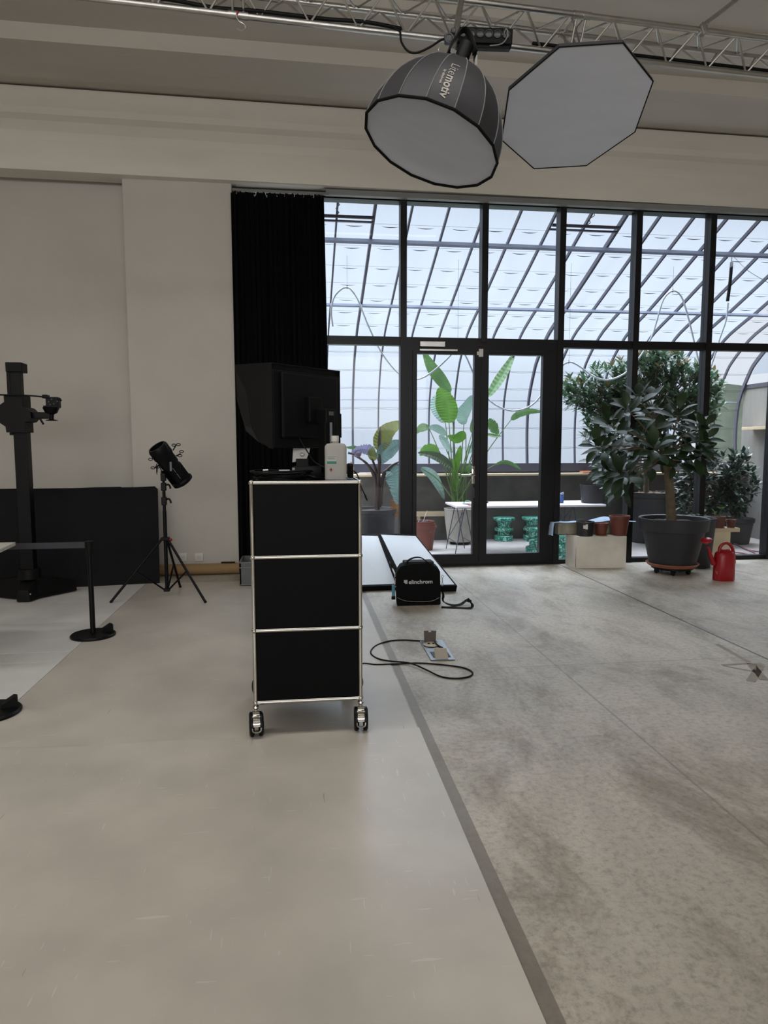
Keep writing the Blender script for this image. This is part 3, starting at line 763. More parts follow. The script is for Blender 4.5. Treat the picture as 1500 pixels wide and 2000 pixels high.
MB().box((x0_+.11, y0_+.05, zc-.02), (.05, .012, .02), rot=(.2, .3, .3), bevel=.003).build('white_tag', WHT, cr)

# ---- spotlight on a lightweight stand
def tri(px, py): return pZ(px, py, 0)
fts = [tri(217, 1178), tri(401, 1178), tri(352, 1148)]
hub = Vector((-1.225, 6.40, 0))
cpt = pY(323, 1050, 6.40)
st = thing('light_stand', (cpt.x, 6.40, 0), 'black three-legged light stand in front of the pilaster, spotlight on top', 'light stand')
sx = cpt.x
zt = pY(321, 930, 6.40).z; zm = pY(322, 1052, 6.4).z
MB().cyl((sx, 6.4, .045), (sx, 6.4, zm+.26), .017).build('lower_tube', BLKS, st, smooth_=True)
zA = pY(321, 985, 6.40).z
MB().cyl((sx, 6.4, zm+.2), (sx, 6.4, zA+.12), .0145).build('middle_tube', BLKS, st, smooth_=True)
MB().cyl((sx, 6.4, zA), (sx, 6.4, zt), .012).build('upper_tube', BLKS, st, smooth_=True)
MB().box((sx, 6.4, zm), (.075, .07, .03), bevel=.006).build('leg_collar', BLKS, st)
MB().cyl((sx+.04, 6.38, zm-.008), (sx+.06, 6.375, zm-.01), .012).build('red_knob', mat('red_plastic', (140, 20, 22), .5), st, smooth_=True)
MB().box((sx, 6.4, .06), (.055, .055, .03), bevel=.006).build('base_collar', BLKS, st)
for f in fts:
    d = (f-Vector((sx, 6.4, 0))); top = Vector((sx, 6.4, zm))+d.normalized()*.03; ft = f+Vector((0, 0, .012))
    lg = MB().tube([top, ft], .0115, 10).build('leg', BLKS, st, smooth_=True)
    MB().ball(ft, .014, 10).build('rubber_foot', BPL, lg, smooth_=True)
    mid = top.lerp(ft, .52); MB().tube([Vector((sx, 6.4, .06))+d.normalized()*.02, mid], .008, 8).build('brace', BLKS, st, smooth_=True)
for z_, s_ in ((zA+.0, 1), (pY(321, 957, 6.4).z, 1), (pY(321, 938, 6.4).z, 1)):
    cl = MB().box((sx, 6.4, z_+.03), (.045, .045, .075), bevel=.006).build('clamp_collar', BLKS, st)
    MB().tube([(sx+.02, 6.39, z_+.045), (sx+.045, 6.385, z_+.05), (sx+.06, 6.38, z_+.03), (sx+.062, 6.38, z_+.012)], .009, 8, 3).build('clamp_lever', BLKS, cl, smooth_=True)
# profile spotlight
YS = 6.38
P0, P1 = pY(306, 872, YS-.10), pY(357, 940, YS+.05)
sp_ = thing('profile_spotlight', (sx, YS, zt), 'black cylindrical profile spotlight tilted up to the left on its stand', 'spotlight')
ax = (P1-P0).normalized(); Ls = (P1-P0).length
MB().lathe([(.070, .0), (.082, .0), (.092, .02), (.092, .10), (.084, .12), (.084, Ls*.5), (.078, Ls*.52), (.078, Ls*.55), (0, Ls*.55), (0, .10), (.070, .08), (.070, 0)], P0, 24, ax).build('lens_barrel', BLKS, sp_, smooth_=True, angle=35)
MB().lathe([(0, .05), (.045, .045), (.069, .05), (.069, .055), (0, .056)], P0, 24, ax).build('front_lens', mat('dark_lens', (14, 16, 20), .08, 0, spec=.8), sp_, smooth_=True)
Rm = ax.to_track_quat('Z', 'Y').to_matrix()
b = MB(); b.box(P0+ax*(Ls*.77), (.135, .14, Ls*.46), rot=Rm, bevel=.015)
for q in range(5): b.box(P0+ax*(Ls*.77)+Rm @ Vector((-.06+.03*q, -.075, 0)), (.006, .012, Ls*.42), rot=Rm)
b.build('lamp_housing', BLKS, sp_)
b = MB().lathe([(0, 0), (.085, 0), (.098, .012), (.098, .035), (.08, .045), (0, .045)], P1-ax*.03, 20, ax).build('end_cap', BLKS, sp_, smooth_=True, angle=35)
yk = MB(); sd = Vector((1, 0, 0)); c_ = P0+ax*(Ls*.45)
jz = Vector((sx, YS+.02, zt))
yk.strap([c_+Vector((-.105, .0, -.01)), c_+Vector((-.108, .01, -.10)), Vector((c_.x-.10, YS, zt+.10)), Vector((c_.x-.075, YS+.02, zt+.05)), jz+Vector((-.02, 0, .035)), jz+Vector((.03, 0, .035)), Vector((c_.x+.075, YS+.02, zt+.05)), c_+Vector((.10, .01, -.08)), c_+Vector((.10, 0, 0))], .022, .005, (0, 1, 0), 4)
yk.build('yoke', BLKS, sp_, smooth_=True, angle=60)
MB().cyl(jz+Vector((0, -.0, -.03)), jz+Vector((0, 0, .05)), .015).build('spigot', BLKS, sp_, smooth_=True)
for ppx, ppy, aa in ((344, 869, .1), (353, 886, 1.2), (297, 894, .8), (303, 913, .2)):
    c_ = pY(ppx, ppy, YS-.02); kb = MB(); e1 = Vector((math.cos(aa), 0, math.sin(aa))); 
    for s_ in (-1, 1):
        kb.tube([c_+e1*s_*.020+Vector((.018*math.cos(t), 0, .010*math.sin(t))) for t in [2*PI*q/10 for q in range(10)]], .004, 6, closed=True)
    kb.tube([c_, c_.lerp(P0+ax*Ls*.4, .35)], .006, 6); kb.build('wing_knob', BLKS, sp_)
a = pY(333, 902, YS-.12); c = pY(334, 920, YS-.12)
MB().box((a+c)/2, (.018, .006, (a-c).length), bevel=.002).build('grey_handle', mat('mid_grey', (100, 100, 104), .5), sp_)
b = MB()
for f0, f1 in ((.60, .74), (.78, .92)):
    b.box(P0+ax*(Ls*(f0+f1)/2)+Rm @ Vector((.0, 0, 0))+Vector((.01, -.078, .004)), (.006, .003, Ls*(f1-f0)), rot=Rm)
b.build('lettering_strip', mat('silver_print', (130, 130, 134), .5), sp_)

# ---- short barrier posts with a belt
def stanchion(x, y, label, rz=0, cut=False):
    s_ = thing('barrier_post', (0, 0, 0), label, 'barrier post', 'short black barrier posts')
    MB().lathe([(0, 0.001), (.150, .001), (.156, .008), (.156, .016), (.148, .024), (.03, .030), (0, .030)], seg=40).build('base', BLKS, s_, smooth_=True, angle=40)
    MB().cyl((0, 0, .028), (0, 0, .65), .0185, seg=20).build('post', BLKS, s_, smooth_=True)
    MB().lathe([(0, .60), (.024, .60), (.026, .605), (.026, .69), (.029, .693), (.029, .702), (0, .704)], seg=20).build('belt_head', BPL, s_, smooth_=True, angle=40)
    # wedge handle on the base
    MB().prism([(.055, -.03, .026), (.135, -.03, .022), (.135, -.03, .075), (.118, -.03, .080), (.06, -.03, .045)], (0, .05, 0)).build('carrying_grip', BPL, s_)
    s_.location = (x, y, 0); s_.rotation_euler = (0, 0, rz); return s_
stanchion(-1.50, 5.09, 'short black barrier post with round base, complete, left of the light stand', .45)
q = pZ(-22, 1395, 0)
stanchion(q.x, q.y, 'barrier post whose round base just shows at the left edge of the photo', .4)
a = stanchion(-3.9, 5.25, 'barrier post outside the photo holding the far end of the belt', 0)
b = MB(); b.strap([(-1.529, 5.088, .675), (-2.7, 5.15, .666), (-3.872, 5.247, .675)], .045, .0025, (0, 0, 1), 5)
o = b.build('barrier_belt', mat('black_webbing', (38, 38, 46), .5, 0, .1, 30)); rebase(o, (-2.4, 5.03, .63)); tag(o, 'black webbing belt stretched from the short barrier post to the left', 'belt')

# ---- white table whose corner shows at the left
tz = .72
c0 = pZ(30, 1059, tz); c1 = pZ(0, 1073, tz)
tb = thing('white_table', (c0.x-.9, c0.y-.5, 0), 'white table of which only a pointed corner shows at the left edge', 'table')
dd = (c1-c0).normalized(); ex = Vector((-1, 0, 0))
MB().prism([c0, c0+ex*1.8, c0+ex*1.8+dd*.8, c0+dd*.8], (0, 0, -.022)).build('tabletop', mat('white_laminate', (186, 182, 172), .5), tb)
for f_, g__ in ((.15, .1), (1.6, .1), (.6, .7), (1.7, .7)):
    p = c0+ex*(f_+.35)+dd*g__; MB().b2((p.x-.02, p.y-.02, 0), (p.x+.02, p.y+.02, tz-.022)).build('leg', ALU, tb)

# ---- large studio camera column stand
YC = 6.45
def cp(x, y, dy=0): return pY(x, y, YC+dy)
bx = cp(58, 1130).x
cs = thing('column_stand', (bx, YC, 0), 'heavy black column camera stand on a cast star base, far left', 'camera stand')
CST = mat('cast_black', (8, 7, 8), .5, 0, .15, 10, .15, 40, spec=.2)
# star base: four tapering arms
for tip in (pZ(46, 1178, 0), pZ(148, 1152, 0)+Vector((0, -.05, 0)), pZ(-60, 1160, 0), Vector((bx+.0, YC+.27, 0))):
    b = MB(); c_ = Vector((bx, YC, 0)); d = (tip-c_); L_ = d.length; d.normalize(); s_ = Vector((-d.y, d.x, 0))
    z0_, zt0, zt1 = .012, .215, .11
    A_ = [c_+s_*.10+Vector((0, 0, z0_)), c_-s_*.10+Vector((0, 0, z0_)), c_-s_*.075+Vector((0, 0, zt0)), c_+s_*.075+Vector((0, 0, zt0))]
    B_ = [tip+s_*.058+Vector((0, 0, z0_)), tip-s_*.058+Vector((0, 0, z0_)), tip-s_*.045+Vector((0, 0, zt1)), tip+s_*.045+Vector((0, 0, zt1))]
    va = [b.bm.verts.new(p) for p in A_]; vb = [b.bm.verts.new(p) for p in B_]
    b.bm.faces.new(va[::-1]); b.bm.faces.new(vb)
    for i in range(4): b.bm.faces.new((va[i], va[(i+1) % 4], vb[(i+1) % 4], vb[i]))
    bmesh.ops.bevel(b.bm, geom=list(b.bm.edges), offset=.008, segments=2, affect='EDGES', profile=.5)
    ar = b.build('base_arm', CST, cs)
    MB().ball(tip-d*.02+s_*.052+Vector((0, 0, .075)), .009, 10).build('bolt', ALU, ar, smooth_=True)
    MB().cyl(tip-d*.06+Vector((0, 0, 0)), tip-d*.06+Vector((0, 0, .02)), .022).build('foot', BPL, ar)
zb1 = cp(60, 1112).z
MB().lathe([(0, .19), (.095, .19), (.095, zb1), (.088, zb1+.008), (.0, zb1+.008)], (bx, YC, 0), 28).build('base_collar', CST, cs, smooth_=True, angle=40)
zj, ztop = cp(52, 850).z, cp(36, 722).z
MB().b2((bx-.055, YC-.05, .25), (bx+.055, YC+.05, zj+.10), bevel=.004).b2((bx-.062, YC-.04, zj), (bx+.022, YC+.04, ztop), bevel=.004).build('column', BLKS, cs)
MB().b2((bx-.098, YC-.02, zj), (bx-.070, YC+.01, ztop), bevel=.002).build('counterweight_rail', BLKS, cs)
a, c = cp(16, 709), cp(46, 728); MB().b2((a.x+.0, YC-.07, c.z), (c.x+.01, YC+.07, a.z), bevel=.006).build('top_cap', BPL, cs)
# carriage
z_ = lambda y_: cp(40, y_).z
x_ = lambda xx, y_=800: cp(xx, y_).x
b = MB(); b.b2((x_(16, 775), YC-.10, z_(800)), (x_(53, 790), YC+.09, z_(773)), bevel=.006)
b.prism([(x_(-40), YC-.11, z_(797)), (x_(4), YC-.11, z_(797)), (x_(18), YC-.11, z_(787)), (x_(60), YC-.11, z_(797)), (x_(68), YC-.11, z_(805)), (x_(69), YC-.11, z_(818)), (x_(63), YC-.11, z_(824)), (x_(56), YC-.11, z_(826)), (x_(56), YC-.11, z_(845)), (x_(20), YC-.11, z_(845)), (x_(19), YC-.11, z_(834)), (x_(4), YC-.11, z_(824)), (x_(-40), YC-.11, z_(824))], (0, .20, 0))
b.build('carriage', CST, cs)
a, c = cp(60, 805, -.03), cp(100, 818, -.03)
MB().b2((a.x, YC-.06, c.z), (c.x, YC, a.z), bevel=.006).build('cross_arm', BLKS, cs)
b = MB().tube([cp(77, 816, -.08), cp(82, 824, -.08), cp(85, 829, -.08)], .009, 8).build('arm_lever', BLKS, cs, smooth_=True)
MB().tube([cp(55, 829, -.1), cp(59, 833, -.1), cp(62, 836, -.1)], .004, 6).build('lock_pin', BLKS, cs)
MB().tube([cp(-60, 768, -.1), cp(0, 771, -.12), cp(40, 772, -.12), cp(75, 774, -.11), cp(95, 777, -.1)], .007, 8, 3).build('cable_loop', BLKS, cs, smooth_=True)
# geared head
gh_ = thing('geared_head', tuple(cp(100, 800)), 'black geared tripod head with knobs at the end of the stand arm', 'tripod head')
a, c = cp(93, 776, -.03), cp(118, 797, -.03)
MB().b2((a.x, YC-.09, c.z), (c.x, YC+.0, a.z), bevel=.008).build('head_body', BLKS, gh_)
a, c = cp(88, 772), cp(98, 779); MB().b2((a.x, YC-.08, c.z), (c.x, YC-.0, a.z), bevel=.004).build('head_bracket', BLKS, gh_)
MB().tube([cp(85, 795, -.07), cp(95, 795, -.07)], .013, 10).build('gear_knob', BPL, gh_, smooth_=True)
MB().tube([cp(117, 779, -.06), cp(120, 783, -.06)], .008, 8).build('side_knob', BPL, gh_)
for px_, py_ in ((101, 780), (95, 785), (98, 790), (105, 789), (112, 784)): MB().ball(cp(px_, py_, -.122), .007, 8).build('dial', mat('dial_grey', (78, 78, 82), .4), gh_, smooth_=True)
c_ = cp(100, 803, -.03); MB().lathe([(0, 0), (.07, 0), (.05, -.045), (.022, -.06), (.018, -.10), (0, -.10)], c_+Vector((0, 0, .03)), 20).build('bowl_mount', BLKS, gh_, smooth_=True, angle=40)
c_ = cp(101, 822, -.03); MB().lathe([(0, 0), (.048, .0), (.05, .006), (.02, .014), (.012, .05), (0, .05)], c_, 20).build('tie_down_knob', BLKS, gh_, smooth_=True, angle=40)

# ---- two white diffuser panels leaning on one another by the window
def panel_thing(quad, th, label, lip=.028):
    """quad: bl, br, tr, tl world points of the front face"""
    bl, br, tr, tl = [Vector(p) for p in quad]; nn = (br-bl).cross(tl-bl).normalized()
    if nn.y > 0: nn = -nn
    c_ = (bl+br+tr+tl)/4; o = thing('diffuser_panel', (c_.x, c_.y, 0), label, 'softbox panel', 'rectangular diffuser panels')
    back = [p-nn*th for p in (bl, br, tr, tl)]
    def ins(k_): return [p+((c_-p).normalized()*k_*1.35) for p in (bl, br, tr, tl)]
    inn = ins(lip)
    b = MB(); F = [bl, br, tr, tl]
    vo = [b.bm.verts.new(p) for p in F]; vi = [b.bm.verts.new(p) for p in inn]; vb = [b.bm.verts.new(p) for p in back]; vi2 = [b.bm.verts.new(p-nn*.012) for p in inn]
    for i in range(4):
        j = (i+1) % 4
        b.bm.faces.new((vo[i], vo[j], vi[j], vi[i])); b.bm.faces.new((vo[i], vo[j], vb[j], vb[i])); b.bm.faces.new((vi[i], vi[j], vi2[j], vi2[i]))
    b.bm.faces.new(vb[::-1]); b.build('fabric_shell', BFAB, o)
    b = MB(); b.prism([p-nn*.006 for p in inn], -nn*.004).build('white_diffuser', mat('diffuser_cloth', (200, 204, 208), .7, 0, .02, 2, .1, 6), o)
    return o
P_ = lambda x, y, Z: pZ(x, y, Z)
bl = pZ(640, 1160, .09); br = pZ(776, 1157, .035)
bl = Vector((.24, 6.33, .05)); br = Vector((.94, 6.36, .05))
tl = pY(640, 1040, 7.44); tr = pY(740, 1043, 7.44)
panel_thing((bl, br, tr, tl), .10, 'white-faced rectangular diffuser panel with black rim, half hidden by the cabinet')
tl = pY(741, 1041, 7.42); tr = pY(812, 1044, 7.42)
bl = pZ(792, 1146, .09); br = pZ(893, 1144, .06)
panel_thing((bl, br, tr, tl), .06, 'white-faced rectangular diffuser panel with black rim, right behind the shoulder bag', .022)

# ---- shoulder bag
YBG = 5.72
a, c = pY(775, 1184, YBG), pY(861, 1098, YBG)
bg_ = thing('equipment_bag', ((a.x+c.x)/2, YBG+.1, 0), 'black padded shoulder bag with white lettering on the concrete floor', 'bag')
x0_, x1_, zt_ = a.x, pY(861, 1150, YBG).x, pY(820, 1101, YBG).z
b = MB(); hp = []
for px_, py_ in ((775, 1187), (773, 1130), (775, 1118), (783, 1106), (810, 1101), (830, 1101), (852, 1107), (860, 1116), (861, 1187)): hp.append(pY(px_, py_, YBG))
for p in hp: p.z = max(p.z, .002)
b.prism(hp, (0.02, .18, 0)); bmesh.ops.bevel(b.bm, geom=list(b.bm.edges), offset=.012, segments=3, affect='EDGES', profile=.5)
b.build('bag_body', BFAB, bg_, smooth_=True, angle=50)
pp = [pY(x, y, YBG-.003) for x, y in ((776, 1167), (790, 1173), (812, 1175), (842, 1174), (858, 1167))]
MB().tube(pp, .0022, 6, 5).build('reflective_piping', mat('grey_piping', (130, 130, 132), .5), bg_)
MB().strap([pY(793, 1106, YBG+.03), pY(797, 1095, YBG+.03), pY(810, 1089, YBG+.03), pY(824, 1090, YBG+.03), pY(838, 1101, YBG+.03), pY(850, 1107, YBG+.03)], .035, .008, (0, 1, 0), 5).build('top_handle', BFAB, bg_, smooth_=True, angle=60)
MB().box(((x0_+x1_)/2+.01, YBG+.10, zt_-.004), (.26, .13, .03), bevel=.01).build('lid', mat('bag_grey', (30, 30, 32), .85), bg_)
tp = pY(788, 1137, YBG-.004)
b = MB(); M_ = frame(pY(798, 1140.5, YBG-.004), (1, 0, 0), (0, -1, 0)); add_text(b, 'elinchrom', .052, M_ @ Matrix.Diagonal((1.0, .92, 1, 1)), extrude=.0006, bold=.0009)
g_ = pY(789, 1140.3, YBG-.004)
for i in range(3):
    for j in range(4):
        if (i, j) in ((0, 0),): continue
        b.b2((g_.x+i*.0105, g_.y-.0006, g_.z+j*.0085), (g_.x+i*.0105+.009, g_.y+.0006, g_.z+j*.0085+.0072))
b.build('logo', mat('print_white', (205, 205, 205), .6), bg_)
for s_, (px_, py_) in ((1, (864, 1126)), (-1, (772, 1128))):
    p = pY(px_, py_, YBG+.05)
    MB().tube([p+Vector((.010*math.cos(t), 0, .012*math.sin(t))) for t in [2*PI*q/10 for q in range(10)]], .003, 6, closed=True).tube([p+Vector((0, 0, -.012)), p+Vector((0, 0, -.055))], .005, 6).tube([p+Vector((.009*math.cos(t), 0, .014*math.sin(t)-.07)) for t in [2*PI*q/10 for q in range(10)]], .003, 6, closed=True).build('strap_hook', ALU, bg_, smooth_=True)
p = pY(769, 1152, YBG+.04)
MB().box((p.x, YBG+.06, p.z-.01), (.028, .012, .10), bevel=.003).build('blue_tag', mat('light_blue', (88, 140, 165), .6), bg_)
MB().box((p.x, YBG+.06, p.z-.075), (.034, .016, .03), bevel=.004).build('tag_buckle', BPL, bg_)
MB().strap([pY(864, 1145, YBG+.06), pY(865, 1160, YBG+.04), pZ(868, 1176, .04), pZ(885, 1182, .008), pZ(900, 1180, .012), pZ(912, 1172, .04), pZ(917, 1174, .045), pZ(922, 1184, .02), pZ(915, 1188, .006), pZ(890, 1187, .005), pZ(862, 1186, .005)], .038, .004, (0, 1, .15), 5).build('shoulder_strap', BFAB, bg_, smooth_=True, angle=60)

# ---- floor box with open lids and the cable
fb_ = thing('floor_outlet_box', (.92, 4.43, 0), 'steel floor outlet box with two hinged lids standing open on the concrete', 'floor box')
q4 = [pZ(842, 1290, .004), pZ(889, 1289, .004), pZ(863, 1250, .004), pZ(820, 1252, .004)]
MB().prism(q4, (0, 0, .004)).build('steel_plate', mat('brushed_steel', (150, 155, 162), .35, .9, .08, 20), fb_)
def lidbox(cx, cy, sz): return MB().b2((cx-sz/2, cy-sz/2, .0082), (cx+sz/2, cy+sz/2, .0095))
MB().b2((.845, 4.50, .0085), (.955, 4.62, .0115)).b2((.86, 4.25, .0085), (.975, 4.37, .0115)).build('outlet_well', mat('well_dark', (48, 50, 54), .6), fb_)
w1 = pZ(843, 1259, .012); w2 = pZ(850, 1283, .012)
MB().lathe([(0, .0), (.055, 0), (.058, .004), (.05, .008), (0, .009)], (w1.x, w1.y-.0, .011), 24).build('socket_ring', mat('cream_plastic', (178, 170, 148), .5), fb_, smooth_=True)
b = MB()
for dx in (-.02, .012): b.box((w1.x+dx, w1.y, .021), (.014, .02, .003))
b.build('socket_pins', BPL, fb_)
LIDM = mat('lid_brown_grey', (92, 86, 78), .5, .3, .05); LIDC = mat('lid_beige', (160, 152, 136), .45, .2, .04)
y_l = w1.y+.06
h1 = [pY(829, 1255, y_l), pY(851, 1256, y_l), pY(852, 1232, y_l), pY(842, 1232, y_l), pY(842, 1235, y_l), pY(837, 1235, y_l), pY(837, 1232, y_l), pY(828, 1232, y_l)]
MB().prism(h1, (0, .006, 0)).build('open_lid', LIDM, fb_)
y2 = pZ(850, 1287, .01).y
h2 = [pY(850, 1287, y2), pY(876, 1286, y2), Vector((pY(872, 1266, y2+.03).x, y2+.03, pY(872, 1266, y2+.03).z)), Vector((pY(848, 1266, y2+.03).x, y2+.03, pY(848, 1266, y2+.03).z))]
MB().prism(h2, (0, .006, .001)).build('open_lid', LIDC, fb_)
cb = [(702, 1297), (735, 1298), (770, 1297), (812, 1295), (850, 1297), (900, 1303), (922, 1312), (917, 1321), (890, 1325), (860, 1321), (830, 1307), (800, 1295), (760, 1291), (735, 1285), (724, 1274), (734, 1261), (760, 1252), (790, 1250), (825, 1252), (845, 1253)]
pts = [pZ(x, y, .006 if i not in (10, 11, 12) else .013) for i, (x, y) in enumerate(cb)]
pts += [pZ(853, 1258, .03), pZ(858, 1264, .02)]
pts = [Vector((-.0, 3.9, .008)), Vector((.2, 3.98, .008))]+pts[:]
o = MB().tube(pts, .0052, 8, 6).build('looped_cable', BPL, smooth_=True, angle=80); rebase(o, (.9, 4.2, 0)); tag(o, 'black cable looping over the floor from the cabinet to the outlet box', 'cable')
MB().tube([pZ(856, 1262, .022), pZ(864, 1266, .018)], .009, 8).build('plug', BPL, o)

# ---- painted plinth with tray, cloth and three pots
b = MB(); P4 = [pZ(1104, 1102, 0), pZ(1124, 1110, 0), pZ(1222, 1109, 0), pZ(1222, 1109, 0)+Vector((.0, .33, 0))]
p1, p2 = P4[1], P4[2]; dx = (p2-p1); px0 = P4[0]; back = (px0-p1)
PZT = .36
o = MB().prism([p1, p2, p2+back, p1+back], (0, 0, PZT)).build('white_plinth', mat('chalky_white_paint', (212, 206, 194), .7, 0, .12, 4, .1, 20)); rebase(o, (p1+p2)/2+back/2); tag(o, 'low white painted box plinth with scuffed edges in front of the window', 'plinth')
MB().prism([p1+Vector((-.001, -.0015, .01)), p1+Vector((.004, -.0015, .01)), p1+Vector((.002, -.0015, .24)), p1+Vector((-.001, -.0015, .22))], (0, .001, 0)).build('edge_chip', mat('raw_edge', (60, 50, 40), .8), o)
yt = 7.44
a, c = pY(1086, 1044, yt), pY(1226, 1018, yt)
tr_ = thing('metal_tray', ((a.x+c.x)/2, yt, PZT), 'stained tin tray standing across the back of the white plinth', 'tray')
b = MB(); b.b2((a.x+.02, yt, PZT+.001), (c.x-.02, yt+.004, PZT+.13)).b2((a.x+.02, yt+.10, PZT+.001), (c.x-.02, yt+.104, PZT+.13)).b2((a.x+.02, yt, PZT+.001), (a.x+.024, yt+.104, PZT+.13)).b2((c.x-.024, yt, PZT+.001), (c.x-.02, yt+.104, PZT+.13)).b2((a.x+.02, yt, PZT+.001), (c.x-.02, yt+.104, PZT+.006))
b.build('tray_body', mat('stained_tin', (140, 134, 118), .5, .3, .35, 9), tr_)
BLU = mat('pale_blue_cloth', (196, 212, 232), .8, 0, .1, 6); 
b = MB(); nx, ny = 24, 5; rows = []
xa, xb = pY(1072, 1015, yt).x, pY(1242, 1018, yt).x; zt__ = PZT+.138
for j in range(ny+1):
    r = []
    for i in range(nx+1):
        t = i/nx; s__ = j/ny; x = xa+.06+(xb-xa-.06)*t; y = yt-.02+.15*s__
        if t > .85: y = yt-.02+.15*(s__*(1-(t-.85)/.15*.8)+.1)
        z = zt__+.004+.05*math.exp(-((t-.66)/.13)**2)*(.3+.7*s__)+.003*math.sin(t*30+s__*5)
        r.append(b.bm.verts.new((x, y, z)))
    rows.append(r)
for A_, B_ in zip(rows, rows[1:]):
    for i in range(nx): b.bm.faces.new((A_[i], A_[i+1], B_[i+1], B_[i]))
# flap hanging over the left end
left = [r[0] for r in rows]; prev = left
for dz_ in (-.05, -.10, -.15):
    cur = [b.bm.verts.new(v.co+Vector((-.012*(1-dz_*8)*(.6+.4*math.sin(k_*2)), 0, dz_))) for k_, v in enumerate(left)]
    for i in range(ny): b.bm.faces.new((prev[i], prev[i+1], cur[i+1], cur[i]))
    prev = cur
bmesh.ops.solidify(b.bm, geom=list(b.bm.faces), thickness=.002)
o = b.build('blue_cloth', BLU, smooth_=True, angle=60); rebase(o, ((xa+xb)/2, yt+.05, zt__)); tag(o, 'pale blue cloth draped over the tray and hanging off its left end', 'cloth')

def pot_mb(r0, r1, h, lip=.006, liph=.02, seg=32):
    return MB().lathe([(0, .001), (r0*.95, .001), (r0, .006), (r1-lip, h-liph), (r1, h-liph+.001), (r1, h), (r1-.004, h+.001), (r1-.008, h-.004), (r0*.96, .02), (0, .02)], seg=seg)
def pot(name, x, y, z, r0, r1, h, m_, label, cat='plant pot', group=None, soil=True, lip=.006, liph=.02, seg=32, soilz=None, extra=None):
    root = thing(name, (0, 0, 0), label, cat, group)
    pb = pot_mb(r0, r1, h, lip, liph, seg).build('pot_body', m_, root, smooth_=True, angle=30)
    if soil:
        sz = soilz or h-.03; rs = r0+(r1-r0)*(sz/h)-.01
        b = MB(); rr_ = random.Random(h*100)
        b.lathe([(rs, sz-.01), (rs*.9, sz), (rs*.5, sz+.008), (0, sz+.004)], seg=24)
        for v in b.bm.verts: v.co.z += rr_.uniform(-.004, .004)
        b.build('soil', SOIL, root, smooth_=True)
    if extra: extra(root)
    root.location = (x, y, z); return root
PLB = mat('black_nursery_pot', (28, 28, 30), .5, 0, .05)
y_ = 7.33
a, c = pY(1125, 1045, y_), pY(1160, 1045, y_); hb_ = pY(1140, 1015, y_-.08).z-PZT
def sticker(root):
    r_ = .097; b = MB(); prev = None
    for q in range(6):
        an = -PI/2-.62+q*.10; z0_, z1_ = (.09, .13) if q < 3 else (.085, .14)
        row = [b.bm.verts.new((r_*math.cos(an), r_*math.sin(an), z0_)), b.bm.verts.new((r_*math.cos(an)*1.02, r_*math.sin(an)*1.02, z1_))]
        if prev: b.bm.faces.new((prev[0], row[0], row[1], prev[1]))
        prev = row
    b.build('sticker', WHT, root)
pot('black_plant_pot', (a.x+c.x)/2, y_, PZT+.001, .085, .102, .165, PLB, 'short black plant pot with a white sticker, left on the white plinth', extra=sticker)
a = pY(1174, 1045, y_); 
rt = pot('terracotta_plant_pot', a.x, y_, PZT+.010, .055, .078, .135, TERRA, 'small terracotta-coloured pot on a yellow saucer between two larger pots')
o = MB().lathe([(0, 0), (.062, 0), (.068, .008), (.064, .008), (.058, .003), (0, .003)], seg=28).build('saucer', mat('ochre_saucer', (160, 128, 62), .6), smooth_=True); o.location = (a.x, y_, PZT+.001); tag(o, 'small ochre saucer under the smallest pot on the white plinth', 'saucer')
a = pY(1209, 1045, y_); pot('terracotta_plant_pot', a.x, y_, PZT+.001, .082, .115, .225, TERRA, 'tall terracotta-coloured plastic pot at the right end of the white plinth', liph=.03, soil=True, soilz=.17)

# ---- the big rubber plant on its dolly
PX, PY = 4.02, 6.86
dl = thing('plant_dolly', (PX, PY, 0), 'round black plant dolly on small wheels beneath the terracotta saucer', 'dolly')
MB().lathe([(0, .052), (.20, .052), (.215, .058), (.215, .072), (.20, .076), (0, .076)], (PX, PY, 0), 32).build('platform', BPL, dl, smooth_=True, angle=40)
for q in range(5):
    an = .5+2*PI*q/5; c_ = Vector((PX+.165*math.cos(an), PY+.165*math.sin(an), .026))
    wl = MB().lathe([(0, -.014), (.022, -.014), (.026, -.008), (.026, .008), (.022, .014), (0, .014)], c_, 20, (math.cos(an+1), math.sin(an+1), 0)).build('wheel', BPL, dl, smooth_=True, angle=40)
    MB().box(c_+Vector((0, 0, .02)), (.045, .045, .022), bevel=.005).build('wheel_bracket', BPL, wl)
o = MB().lathe([(0, 0), (.225, 0), (.25, .012), (.272, .04), (.266, .044), (.24, .016), (0, .014)], seg=48).build('plant_saucer', mat('clay_saucer', (150, 88, 62), .6, 0, .08), smooth_=True, angle=40); o.location = (PX, PY, .077); tag(o, 'wide terracotta saucer under the large anthracite planter', 'saucer')
LEAFD = mat('rubber_leaf', (36, 54, 30), .42, 0, .35, 5, trans=.1, spec=.35)
BARK = mat('grey_bark', (96, 84, 66), .85, 0, .2, 20, .5, 60)
rp_ = thing('potted_rubber_plant', (PX, PY, .093), 'large rubber plant with big dark oval leaves in an anthracite planter', 'potted plant')
MB().lathe([(0, .093), (.225, .093), (.235, .10), (.315, .46), (.318, .47), (.345, .475), (.362, .60), (.355, .608), (.335, .60), (.322, .49), (.30, .48), (0, .47)], (PX, PY, 0), 56).build('planter', DPOT, rp_, smooth_=True, angle=30)
b = MB(); b.lathe([(.328, .545), (.25, .562), (.1, .57), (0, .572)], (PX, PY, 0), 30)
rr_ = random.Random(4)
for v in b.bm.verts: v.co.z += rr_.uniform(-.008, .008)
b.build('soil', SOIL, rp_)
tpts = [pY(1311, 1018, PY), pY(1309, 970, PY), pY(1305, 925, PY), pY(1300, 890, PY)]
